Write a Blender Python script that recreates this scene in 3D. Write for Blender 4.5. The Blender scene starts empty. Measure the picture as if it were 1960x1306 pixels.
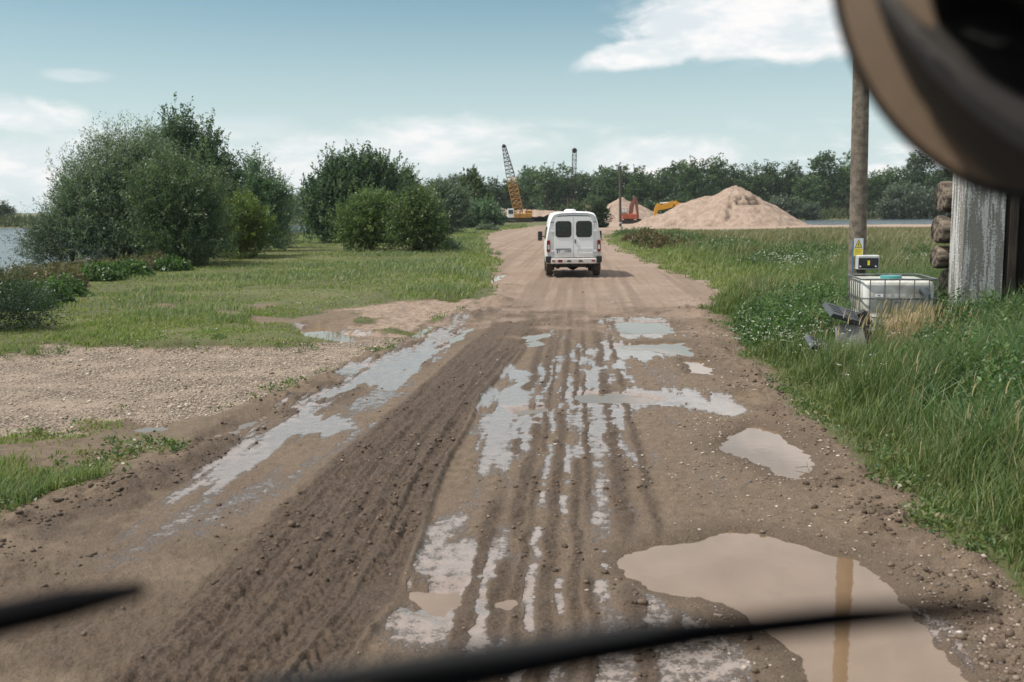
import bpy, math, random
import numpy as np
from mathutils import Vector, Matrix
rng = np.random.default_rng(7); random.seed(7)
R = math.radians
sc = bpy.context.scene
COL = sc.collection

# ------------------------------------------------------------------ camera
FPX = 1905.0; CH = 2.3; PITCH = math.atan(245/FPX); ROLL = R(0.6)
f0 = np.array([0, math.cos(PITCH), -math.sin(PITCH)]); r0 = np.array([1.0, 0, 0]); u0 = np.cross(r0, f0)
CR = r0*math.cos(ROLL) - u0*math.sin(ROLL); CU = u0*math.cos(ROLL) + r0*math.sin(ROLL); CF = f0
CP = np.array([0, 0, CH])
cam = bpy.data.cameras.new('camera'); camo = bpy.data.objects.new('camera', cam); COL.objects.link(camo)
cam.sensor_width = 36; cam.lens = 36*FPX/1960; cam.clip_start = 0.05; cam.clip_end = 6000
camo.matrix_world = Matrix([[CR[0], CU[0], -CF[0], CP[0]], [CR[1], CU[1], -CF[1], CP[1]], [CR[2], CU[2], -CF[2], CP[2]], [0, 0, 0, 1]])
cam.dof.use_dof = True; cam.dof.focus_distance = 13.0; cam.dof.aperture_fstop = 2.6
sc.camera = camo

def ray(px, py):
    return CF + CR*(px-980)/FPX + CU*(653-py)/FPX
def G(px, py, z=0.0):                      # pixel -> point at height z
    d = ray(px, py); t = (z-CH)/d[2]; p = CP + d*t
    return (float(p[0]), float(p[1]))
def AT(px, py, depth):                     # pixel -> point at a depth
    return CP + ray(px, py)*depth
def XY(px, dist, py=420):                     # pixel column at ground distance y
    d = ray(px, py); return (float(d[0]/d[1]*dist), float(dist))
def proj(x, y, z):
    P = np.stack([x, y, z-CH], -1); w = P@CF; w = np.where(w < .01, .01, w)
    return 980+FPX*(P@CR)/w, 653-FPX*(P@CU)/w

# ------------------------------------------------------------------ sun, sky, exposure
SUN_EL, SUN_AZ = R(57), R(-97)            # azimuth from +Y, clockwise
sd_ = bpy.data.lights.new('sun', 'SUN'); sd_.energy = 4.6; sd_.angle = R(0.6); sd_.color = (1.0, .945, .86)
so = bpy.data.objects.new('sun', sd_); COL.objects.link(so)
tos = Vector((math.cos(SUN_EL)*math.sin(SUN_AZ), math.cos(SUN_EL)*math.cos(SUN_AZ), math.sin(SUN_EL)))
so.rotation_euler = tos.to_track_quat('Z', 'Y').to_euler()
sc.view_settings.view_transform = 'Standard'; sc.view_settings.look = 'None'
HAZE = .00012
sc.view_settings.exposure = 0.12; sc.view_settings.gamma = 1.0

class NT:                                   # tiny node helper
    def __init__(s, tree): s.t = tree; s.n = tree.nodes; s.l = tree.links
    def new(s, typ, **kw):
        nd = s.n.new(typ)
        for k, v in kw.items(): setattr(nd, k, v)
        return nd
    def put(s, sock, v):
        if isinstance(v, bpy.types.NodeSocket): s.l.new(v, sock)
        elif v is not None:
            if isinstance(v, (tuple, list)) and sock.type == 'RGBA' and len(v) == 3: v = (*v, 1)
            sock.default_value = v
    def math(s, op, a, b=None, c=None, clamp=False):
        nd = s.new('ShaderNodeMath', operation=op, use_clamp=clamp)
        for i, v in enumerate((a, b, c)):
            if v is not None: s.put(nd.inputs[i], v)
        return nd.outputs[0]
    def mix(s, f, a, b, blend='MIX'):
        nd = s.new('ShaderNodeMix', data_type='RGBA', blend_type=blend)
        s.put(nd.inputs[0], f); s.put(nd.inputs[6], a); s.put(nd.inputs[7], b)
        return nd.outputs[2]
    def fmix(s, f, a, b):
        nd = s.new('ShaderNodeMix', data_type='FLOAT')
        s.put(nd.inputs[0], f); s.put(nd.inputs[2], a); s.put(nd.inputs[3], b)
        return nd.outputs[0]
    def mr(s, v, a, b, c=0.0, d=1.0, smooth=True):
        nd = s.new('ShaderNodeMapRange', interpolation_type='SMOOTHSTEP' if smooth else 'LINEAR')
        s.put(nd.inputs[0], v)
        for i, k in enumerate((a, b, c, d)): s.put(nd.inputs[i+1], k)
        return nd.outputs[0]
    def noise(s, vec, scale, detail=3, rough=.55, out=0, dist=0.0):
        nd = s.new('ShaderNodeTexNoise'); s.put(nd.inputs['Vector'], vec); s.put(nd.inputs['Scale'], scale)
        nd.inputs['Detail'].default_value = detail; nd.inputs['Roughness'].default_value = rough; nd.inputs['Distortion'].default_value = dist
        return nd.outputs[out]
    def vor(s, vec, scale, feature='F1', out='Distance'):
        nd = s.new('ShaderNodeTexVoronoi', feature=feature); s.put(nd.inputs['Vector'], vec); s.put(nd.inputs['Scale'], scale)
        return nd.outputs[out]
    def xyz(s, x, y, z):
        nd = s.new('ShaderNodeCombineXYZ'); s.put(nd.inputs[0], x); s.put(nd.inputs[1], y); s.put(nd.inputs[2], z); return nd.outputs[0]

world = bpy.data.worlds.new('World'); sc.world = world; world.use_nodes = True
w = NT(world.node_tree); w.n.clear()
sky = w.new('ShaderNodeTexSky', sky_type='NISHITA', sun_disc=False, sun_elevation=SUN_EL, sun_rotation=SUN_AZ)
sky.air_density = 1.0; sky.dust_density = 1.2; sky.ozone_density = 1.5
tc = w.new('ShaderNodeTexCoord'); sep = w.new('ShaderNodeSeparateXYZ'); w.l.new(tc.outputs['Generated'], sep.inputs[0])
az = w.math('ARCTAN2', sep.outputs[0], sep.outputs[1]); el = w.math('ARCSINE', sep.outputs[2])
skyc = w.mix(1.0, sky.outputs[0], (1.08, 1.26, 1.10), 'MULTIPLY')
# soft whitening towards the horizon comes with summer haze in the sky itself
hz = w.mr(el, -.01, .23, .86, .0)
lum = (7.7, 8.8, 9.3)
skyc = w.mix(hz, skyc, lum)
# clouds: low cumulus bands, one big wispy sheet up on the right
cv = w.xyz(w.math('MULTIPLY', az, 5.0), w.math('MULTIPLY', el, 17.0), 3.7)
n1 = w.noise(cv, 1.9, 8, .58, dist=.3)
band = w.math('MULTIPLY', w.mr(el, -.01, .02), w.mr(el, .075, .125, 1.0, 0.0))
lown = w.mr(w.math('ADD', n1, w.math('MULTIPLY', band, .08)), .54, .74)
lowc = w.math('MULTIPLY', lown, w.mr(el, .055, .10, 1.0, 0.0))
def ell(cx, cy, rx, ry, rot=0.0):
    ax = (cx-980)/FPX; ay = (409-cy)/FPX
    dx = w.math('SUBTRACT', az, math.atan(ax)); dy = w.math('SUBTRACT', el, math.atan(ay)*.97)
    c, s_ = math.cos(rot), math.sin(rot)
    ex = w.math('DIVIDE', w.math('ADD', w.math('MULTIPLY', dx, c), w.math('MULTIPLY', dy, s_)), rx/FPX)
    ey = w.math('DIVIDE', w.math('SUBTRACT', w.math('MULTIPLY', dy, c), w.math('MULTIPLY', dx, s_)), ry/FPX)
    return w.math('SQRT', w.math('ADD', w.math('MULTIPLY', ex, ex), w.math('MULTIPLY', ey, ey)))
cv2 = w.xyz(w.math('MULTIPLY', az, 5.5), w.math('MULTIPLY', el, 9.5), 1.2)
n2 = w.noise(cv2, 2.3, 9, .62, dist=.5)
def blob(e, k=.9, a=.92, b=.5):
    return w.mr(w.math('ADD', e, w.math('MULTIPLY', w.math('SUBTRACT', n2, .5), k)), a, b)
big = blob(ell(1440, 60, 330, 95, R(-6)), 1.1)
big2 = blob(ell(1260, 105, 190, 36, R(8)), 1.0)
big3 = blob(ell(1650, -20, 300, 150), 1.1)
cl1 = w.math('MULTIPLY', blob(ell(60, 232, 150, 42), 1.6, 1.0, .4), .85)
cl2 = w.math('MULTIPLY', blob(ell(850, 258, 190, 44, R(3)), 1.5, 1.05, .3), .85)
cl3 = w.math('MULTIPLY', blob(ell(470, 250, 150, 34), 1.4, 1.1, .3), .5)
cl4 = w.math('MULTIPLY', blob(ell(1270, 305, 170, 44), 1.4, 1.05, .3), .9)
cl5 = w.math('MULTIPLY', blob(ell(175, 160, 60, 14), 1.4, 1.0, .4), .3)
cl6 = w.math('MULTIPLY', blob(ell(700, 290, 420, 60, R(4)), 1.5, 1.1, .3), .8)
cl7 = w.math('MULTIPLY', blob(ell(100, 320, 420, 75), 1.5, 1.1, .3), .85)
cm = lowc
for q in (big, big2, big3, cl1, cl2, cl3, cl4, cl5, cl6, cl7): cm = w.math('MAXIMUM', cm, q)
hi = w.math('MULTIPLY', w.mr(el, .215, .29), w.mr(n2, .10, .70, .45, 1.0))       # higher cloud sheets overhead
cm = w.math('MAXIMUM', cm, w.math('MULTIPLY', hi, .95))
cm = w.math('MULTIPLY', cm, .88)
shade = w.mr(w.noise(w.xyz(w.math('MULTIPLY', az, 9.0), w.math('MULTIPLY', el, 24.0), 9.1), 1.6, 7, .6), .36, .62)
ccol = w.mix(shade, (8.4, 9.0, 9.3), (11.4, 10.9, 10.7))
fin = w.mix(cm, skyc, ccol)
bg = w.new('ShaderNodeBackground'); w.put(bg.inputs[0], fin); bg.inputs[1].default_value = .090
wo = w.new('ShaderNodeOutputWorld'); w.l.new(bg.outputs[0], wo.inputs[0])

# ------------------------------------------------------------------ numpy noise
def _h(ix, iy, seed):
    n = (ix.astype(np.int64)*374761393 + iy.astype(np.int64)*668265263 + seed*974634777) & 0xffffffff
    n = ((n ^ (n >> 13))*1274126177) & 0xffffffff
    n = (n ^ (n >> 16)) & 0xffffffff
    return n/4294967295.0
def vn(x, y, seed=0):
    ix = np.floor(x); iy = np.floor(y); fx = x-ix; fy = y-iy
    fx = fx*fx*(3-2*fx); fy = fy*fy*(3-2*fy)
    a = _h(ix, iy, seed); b = _h(ix+1, iy, seed); c = _h(ix, iy+1, seed); d = _h(ix+1, iy+1, seed)
    return (a*(1-fx)+b*fx)*(1-fy) + (c*(1-fx)+d*fx)*fy - .5
def fbm(x, y, sc_=1.0, oct=4, seed=0, gain=.5):
    t = 0; a = 1.0; x = x*sc_; y = y*sc_
    for o in range(oct):
        t = t + a*vn(x+17.3*o, y-9.1*o, seed+o*13); a *= gain; x = x*2.03; y = y*2.03
    return t
def ss(v, a, b):
    t = np.clip((v-a)/(b-a), 0, 1); return t*t*(3-2*t)
def psd(poly, x, y, margin=3.0):             # signed distance to a polygon, negative inside
    P = np.array(poly, float); out = np.full(x.shape, 1e3)
    m = (x > P[:, 0].min()-margin) & (x < P[:, 0].max()+margin) & (y > P[:, 1].min()-margin) & (y < P[:, 1].max()+margin)
    if not m.any(): return out
    X = x[m]; Y = y[m]; d = np.full(X.shape, 1e9); ins = np.zeros(X.shape, bool)
    for i in range(len(P)):
        x1, y1 = P[i]; x2, y2 = P[(i+1) % len(P)]
        ex, ey = x2-x1, y2-y1; t = np.clip(((X-x1)*ex+(Y-y1)*ey)/(ex*ex+ey*ey+1e-12), 0, 1)
        d = np.minimum(d, (X-x1-t*ex)**2+(Y-y1-t*ey)**2)
        if y1 != y2:
            c = (y1 > Y) != (y2 > Y); ins ^= c & (X < (x2-x1)*(Y-y1)/(y2-y1)+x1)
    out[m] = np.where(ins, -1, 1)*np.sqrt(d)
    return out
def GP(pts, z=0): return [G(a, b, z) for a, b in pts]

# ------------------------------------------------------------------ plan of the ground (traced edges, in metres)
ROAD = [(-30, -30), (-30, 3.0)] + GP([(-300, 1130), (0, 1010), (100, 960), (200, 920), (300, 870), (410, 805), (520, 760), (640, 712), (700, 685), (790, 650), (840, 612), (905, 588), (935, 560),
        (925, 545), (942, 515), (945, 495), (930, 475), (912, 462), (918, 450), (950, 442), (1000, 436), (1046, 431), (1110, 428), (1160, 430), (1200, 438), (1154, 452), (1190, 476), (1240, 500), (1285, 521), (1335, 533), (1375, 546), (1385, 566),
        (1370, 590), (1400, 640), (1455, 705), (1520, 765), (1600, 850), (1705, 935), (1790, 1015), (1890, 1110), (1990, 1200), (2200, 1400)]) + [(5.2, 2.0), (5.2, -30)]
LOT = GP([(-900, 720), (0, 700), (110, 672), (260, 668), (420, 668), (560, 672), (640, 660), (700, 655), (790, 650), (700, 690), (640, 715), (520, 760), (400, 800), (330, 812), (210, 800), (110, 830), (0, 835), (-900, 900)])
DIRT2 = GP([(650, 600), (760, 585), (850, 575), (910, 570), (930, 585), (840, 615), (790, 655), (690, 655), (690, 625)])
LAKE_L = [(-700, -20), (-60, 6), (-34, 22), (-22.5, 34), (-21.5, 42), (-24.5, 55), (-25, 70), (-27, 90), (-30, 130), (-24, 175), (-10, 215), (-2, 262), (14, 258), (22, 262), (30, 290), (4, 296), (-40, 300), (-100, 302), (-300, 310), (-700, 330)]
LAKE_R = [(44, 172), (52, 152), (84, 146), (140, 138), (300, 130), (420, 200), (420, 300), (250, 292), (120, 290), (70, 288), (36, 292), (26, 240)]
SANDZ = [(13, 122), (24, 114), (60, 112), (110, 112), (200, 118), (200, 132), (84, 140), (60, 146), (44, 160), (50, 200), (30, 235), (14, 225), (12, 165)]
WETS = [  # (pixels, strength)
 ([(325, 955), (420, 870), (530, 800), (640, 735), (720, 690), (790, 655), (850, 612), (915, 588), (945, 590), (900, 620), (840, 670), (800, 720), (770, 748), (700, 742), (650, 752), (600, 790), (690, 815), (640, 832), (560, 835), (500, 880), (430, 930), (345, 965)], 1),
 ([(880, 835), (925, 740), (945, 708), (1010, 700), (1072, 684), (1062, 730), (1022, 830), (1000, 900), (985, 935), (950, 900), (890, 860)], .95),
 ([(1120, 690), (1160, 680), (1178, 700), (1190, 760), (1192, 850), (1232, 868), (1235, 890), (1190, 880), (1100, 868), (1105, 760)], .95),
 ([(1030, 742), (1100, 740), (1300, 745), (1402, 760), (1432, 797), (1380, 795), (1300, 780), (1060, 782)], .9),
 ([(1110, 658), (1180, 650), (1260, 665), (1332, 680), (1240, 690), (1150, 682)], .9),
 ([(790, 1010), (860, 995), (870, 1030), (950, 1010), (1010, 1080), (1020, 1160), (950, 1200), (1000, 1250), (700, 1240), (720, 1180), (780, 1140), (770, 1080)], .8),
 ([(150, 1095), (300, 980), (420, 930), (560, 890), (680, 830), (720, 820), (560, 960), (400, 1020), (250, 1080), (200, 1105)], .5),
 ([(1165, 598), (1290, 612), (1300, 640), (1220, 650), (1165, 645)], .9),
 ([(1150, 560+100), (1190, 690), (1250, 700), (1330, 700), (1320, 740), (1240, 740), (1200, 720)], .35),
 ([(1250, 790), (1320, 790), (1370, 900), (1420, 960), (1350, 960), (1290, 860)], .38),
 ([(1180, 1075), (1200, 1040), (1190, 960), (1150, 900), (1130, 1000), (1150, 1060)], .6),
 ([(1680, 1080), (1760, 1150), (1860, 1180), (1990, 1330), (1860, 1400), (1760, 1220)], .6),
 ([(1180, 1090), (1330, 1135), (1440, 1190), (1540, 1280), (1480, 1420), (980, 1420), (1100, 1260), (1160, 1180)], .62),
 ([(995, 640), (1055, 630), (1045, 662), (1005, 668)], .8), ([(560, 625), (700, 636), (690, 660), (570, 650)], .7),
 ([(700, 735), (790, 748), (760, 770), (640, 800), (640, 780)], .6), ([(890, 860), (960, 1030), (900, 1010)], .4)]
PUDS = [
 [(1188, 1078), (1200, 1055), (1260, 1040), (1330, 1028), (1400, 1013), (1470, 1022), (1540, 1040), (1600, 1055), (1662, 1066), (1700, 1105), (1750, 1170), (1800, 1230), (1860, 1306), (1900, 1420), (1500, 1420), (1545, 1306), (1525, 1250), (1450, 1195), (1400, 1160), (1340, 1135), (1250, 1122)],
 [(1375, 848), (1395, 824), (1440, 812), (1490, 820), (1530, 848), (1562, 882), (1555, 898), (1525, 914), (1480, 900), (1420, 872)],
 [(1100, 754), (1180, 749), (1262, 763), (1250, 771), (1130, 769)],
 [(1170, 660), (1230, 654), (1310, 653), (1329, 674), (1320, 679), (1240, 669), (1170, 665)],
 [(1313, 690), (1350, 689), (1363, 714), (1324, 712)],
 [(1172, 616), (1200, 612), (1276, 616), (1292, 637), (1200, 637), (1172, 630)],
 [(998, 642), (1050, 633), (1040, 658), (1010, 662)],
 [(760, 1132), (800, 1120), (888, 1120), (897, 1150), (850, 1176), (790, 1160)],
 [(932, 1142), (1005, 1121), (1012, 1140), (975, 1160), (935, 1157)],
 [(574, 632), (600, 624), (650, 631), (689, 640), (684, 655), (630, 652), (580, 646)],
 [(930, 537), (950, 526), (974, 523), (962, 536), (936, 543)],
 [(253, 817), (300, 807), (324, 812), (318, 821), (270, 824)],
 [(113, 1002), (150, 981), (164, 984), (120, 1008)],
 [(412, 834), (455, 803), (512, 789), (517, 798), (470, 817), (440, 834)],
 [(965, 779), (1050, 774), (1060, 785), (1000, 791)],
 [(940, 484), (960, 481), (968, 487), (948, 489)],
 [(785, 638), (830, 618), (836, 624), (800, 645)], [(1170, 600), (1215, 601), (1210, 607), (1175, 607)], [(850, 574), (885, 571), (890, 577), (858, 579)], [(1250, 597), (1270, 596), (1274, 602), (1254, 603)],
 [(850, 650), (905, 618), (915, 622), (880, 652), (850, 664)]]
PUDW = [GP(p) for p in PUDS]; WETW = [(GP(p), s) for p, s in WETS]
ZW = [-0.030-0.0007*i for i in range(len(PUDW))]
DARK_L = np.array([(60, 1420), (170, 1306), (330, 1160), (480, 1010), (620, 885), (760, 775), (850, 695), (930, 625), (985, 578)], float)
DARK_R = np.array([(560, 1420), (640, 1306), (750, 1150), (800, 1040), (860, 880), (920, 760), (1000, 672), (1060, 605), (1085, 578)], float)
BARES = [GP(p) for p in ([(575, 632), (400, 612), (420, 603), (560, 618), (640, 600), (690, 600), (690, 660)], [(300, 588), (345, 590), (340, 600), (305, 598)], [(460, 592), (520, 590), (515, 600), (455, 600)], [(0, 905), (50, 908), (40, 935), (0, 945)])]

def masks(x, y):
    """grass, gravel, wet, dry, dark, sand + height for ground points"""
    dist = np.sqrt(x*x+y*y)+.1
    px, py = proj(x, y, np.zeros_like(x))
    front = y > 2.0
    wsc = np.clip(dist/14, .4, 6)
    w1 = fbm(x, y, 1.3, 4, 5); w2 = fbm(x, y, .35, 3, 9)
    n_f = fbm(x, y, 7.0, 4, 21, .6); n_m = fbm(x, y, 2.2, 4, 31)
    sroad = psd(ROAD, x, y, 30) + .45*w1*wsc + .25*w2
    slot = psd(LOT, x, y, 12) + 1.3*w1 + .6*w2
    sd2 = psd(DIRT2, x, y, 5) + 1.2*w1
    road = ss(-sroad, -.15, .15); lot = ss(-slot, -.6, .35)*(1-road)
    d2 = ss(-sd2, -.4, .4)*(1-road)*(1-lot)
    bare = np.zeros_like(x)
    for b in BARES: bare = np.maximum(bare, ss(-(psd(b, x, y, 3)+.7*w1), -.3, .3))
    sand = ss(-(psd(SANDZ, x, y, 25) + 6*fbm(x, y, .08, 3, 3)), -1.5, 1.5)
    ll = np.minimum(psd(LAKE_L, x, y, 400), psd(LAKE_R, x, y, 400)); ll = ll + 3*fbm(x, y, .15, 3, 77)*np.clip(dist/60, .2, 1.5)
    sand = np.maximum(sand, ss(ll, 9, 2)*ss(y, 150, 200)*ss(x, -20, 0)*ss(x, 170, 120)*(y < 262)) 
    dry = ss(py+26*fbm(x*3, dist*.25, 1, 3, 58)+50*w1, 680, 540)*road*front
    # band of churned dark ruts and lateral coordinate across it
    Lx = np.interp(py, DARK_L[::-1, 1], DARK_L[::-1, 0]); Rx = np.interp(py, DARK_R[::-1, 1], DARK_R[::-1, 0])
    u = (px-Lx)/(Rx-Lx+1e-6)
    inb = (py > 575)*(py < 1500)*front
    bandA = ss(u, -.02+.06*w1, .10+.06*w1)*ss(u, 1.04, .97)*inb
    v = (px-1108)/np.maximum(py-409, 5)        # lanes that run with the van
    laneM = ss(v, -.44, -.40)*ss(v, .33, .28)*inb*(1-bandA)
    vv = v + .014*fbm(dist, x*0, .7, 3, 55) + .045*w1*.5 + .018*n_m
    lane = np.zeros_like(x)
    for c, wd in ((-.285, .03), (-.205, .03), (-.16, .014), (-.086, .022), (-.012, .018), (.03, .016), (.145, .038), (.25, .02)):
        lane = np.maximum(lane, np.exp(-((vv-c)/wd)**2)*ss(fbm(dist+c*70, x*0+c*31, .55, 2, 57), -.42, -.02))
    edge_d = np.exp(-((sroad+.55)/.55)**2)*ss(n_m+.6*w1, -.15, .25)*(px < 1000) + .7*np.exp(-((sroad+.4)/.3)**2)*ss(n_m, .0, .3)*(px > 1000)
    corner = ss(py, 850, 1250)*ss(px, 900, 500)*ss(w1+.6*n_m, -.35, .25)*.75
    dark = np.maximum(np.maximum(bandA, laneM*np.minimum(1, lane*1.25)), np.maximum(edge_d*.9, corner))*(1-dry)*road*front
    dark = np.maximum(dark, dry*.9*np.clip(ss(fbm(vv*9, dist*.04, 1, 3, 151), .0, .28)+.5*ss(n_m+w1, .1, .5), 0, 1))
    wet = np.zeros_like(x)
    wstr = fbm(v*16, dist*.8, 1.0, 4, 59, .6)
    for P, s in WETW:
        d = psd(P, x, y, 1.2) + (.12*w1 + .42*wstr + .10*n_f)*np.clip(dist/9, .6, 1.8)
        wet = np.maximum(wet, s*ss(-d, -.28, .32))
    for c, wd in ((-.124, .020), (-.047, .020), (.072, .034)):
        wet = np.maximum(wet, .8*np.exp(-((vv-c)/wd)**2)*inb*ss(py, 730, 800)*ss(n_m+.5*n_f, -.34, .1))
    streak = fbm(u*26, dist*.6, 1.0, 3, 88)
    wet = wet*(1-.92*np.maximum(bandA, laneM*ss(lane+.5*n_f+.3*n_m, .35, .8)))*(1-dry*.7)
    pud = np.full(x.shape, 1e3); zwl = np.zeros_like(x)
    for i, P in enumerate(PUDW):
        d = psd(P, x, y, 1.6) + (.12*n_m+.07*n_f)*np.clip(dist/9, .5, 2.5)
        zwl = np.where(d < pud, ZW[i], zwl); pud = np.minimum(pud, d)
    dark = np.maximum(dark, .55*ss(pud, .45, .05)*road*(1-bandA)); wet = wet*(1-.6*ss(pud, .5, .1)*(wet < .55))
    grass = (1-road)*(1-lot)*(1-d2)*(1-bare)*(1-sand)*ss(ll, -1, 1.0)
    # heights
    near = ss(dist, 90, 30)
    roadn = road*(1-dry)
    ruts = (fbm(u*13+.6*w1, dist*.3, 1.0, 3, 91)*.034 + fbm(u*38+.5*w1, dist*1.1, 1.0, 3, 92)*.020 + .014*fbm(u*85+.4*w1, dist*1.8, 1, 2, 94) + .014*np.maximum(fbm(u*20, dist*3.5, 1, 3, 93), 0))*bandA
    ridge = .055*np.exp(-((u-1.0-.02*np.sin(dist*1.3))/.025)**2)*inb*ss(py, 1330, 1180)*(py > 640) + .03*np.exp(-((u-.80)/.02)**2)*inb
    tread = .017*np.sin(dist*2*math.pi/.12+np.abs(((u*9)%1)-.5)*14)*ss(w1+n_m*.5, -.3, .1)*(np.exp(-((u-.86)/.045)**2)+np.exp(-((u-.60)/.05)**2)*.8+np.exp(-((u-.25)/.05)**2)*.7+np.exp(-((u-.42)/.04)**2)*.6)*inb*ss(dist, 14, 9)
    lr = (.024*lane*ss(n_m+w1*.6, -.35, .25)-.010)*laneM
    clod = (.024*n_f+.034*np.maximum(fbm(x, y, 13, 3, 41), 0)+.012*fbm(x, y, 30, 2, 43))*(.55+.45*dark)*(1-.85*wet)
    rb = np.exp(-((sroad+.25)/.35)**2)
    berm = (.05+.11*np.maximum(fbm(x, y, 5, 4, 63), 0)+.05*w1)*rb*ss(dist, 40, 25)*front
    h = (ruts+ridge+tread+lr)*(1-dry) + clod*roadn + berm + .02*w2*road
    h = h*(1-.8*wet*(1-bandA))
    dr = dry*(.03*fbm(v*22, dist*.2, 1, 3, 14)+.012*n_f)
    h = h + dr*near
    h = h + (1-road)*(1-lot)*(.05*w2+.05*w1+.10*ss(-sroad*-1, .1, 2.0))*ss(dist, 3, 8)
    h = h + lot*(.03*w1+.014*n_f) + d2*(.05*w1+.03*n_f)
    # puddle basins
    bas = ss(pud, .16, -.16)
    h = h*(1-ss(pud, .45, .02)*.93) + (-.058)*bas + .004*n_f*(pud < .5)
    # lake basins
    h = h - 1.1*ss(ll, 2.5, -2.5) - .25*ss(ll, 9, 1)*(1-road)
    # knolls far off
    h = h + 2.2*ss(dist, 296, 330)*np.clip(.6+fbm(x, y, .012, 3, 71), 0, 2)*(y > 0)*ss(ll, 0, 15)
    h = h + ss(dist, 900, 2500)*18*np.clip(.3+fbm(x, y, .0015, 3, 72), 0, 1)
    gravel = lot
    return dict(grass=grass, gravel=gravel, wet=wet, dry=dry, dark=dark, sand=np.maximum(sand, d2*.6), road=road, lot=lot, d2=d2, pud=pud, sroad=sroad, ll=ll, px=px, py=py, u=u, h=h, dist=dist)
def hgt(x, y):
    return float(masks(np.array([x], float), np.array([y], float))['h'][0])

# ------------------------------------------------------------------ object helpers
def tag(o, label=None, cat=None, group=None, kind=None):
    if label: o['label'] = label
    if cat: o['category'] = cat
    if group: o['group'] = group
    if kind: o['kind'] = kind
    return o
def link(o, parent=None):
    COL.objects.link(o)
    if parent: o.parent = parent
    return o
def empty(name, loc=(0, 0, 0), rz=0.0, label=None, cat=None, group=None):
    o = bpy.data.objects.new(name, None); link(o); o.location = loc; o.rotation_euler = (0, 0, rz); o.empty_display_size = .2
    return tag(o, label, cat, group)
def bigmesh(name, V, F, mat, parent=None, smooth=False, attrs=None, cols=None):
    """V (n,3), F (m,k) numpy; k 3 or 4"""
    me = bpy.data.meshes.new(name); V = np.ascontiguousarray(V, np.float32); F = np.ascontiguousarray(F, np.int32); k = F.shape[1]
    me.vertices.add(len(V)); me.vertices.foreach_set('co', V.ravel())
    me.loops.add(F.size); me.loops.foreach_set('vertex_index', F.ravel())
    me.polygons.add(len(F)); me.polygons.foreach_set('loop_start', np.arange(0, F.size, k, dtype=np.int32))
    me.update(calc_edges=True)
    if smooth: me.polygons.foreach_set('use_smooth', np.ones(len(F), bool))
    for n_, a in (attrs or {}).items():
        at = me.attributes.new(n_, 'FLOAT', 'POINT'); at.data.foreach_set('value', np.ascontiguousarray(a, np.float32))
    if cols is not None:
        at = me.attributes.new('Col', 'FLOAT_COLOR', 'POINT')
        c4 = np.ones((len(V), 4), np.float32); c4[:, :3] = cols; at.data.foreach_set('color', c4.ravel())
    me.materials.append(mat); me.validate()
    return link(bpy.data.objects.new(name, me), parent)
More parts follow.
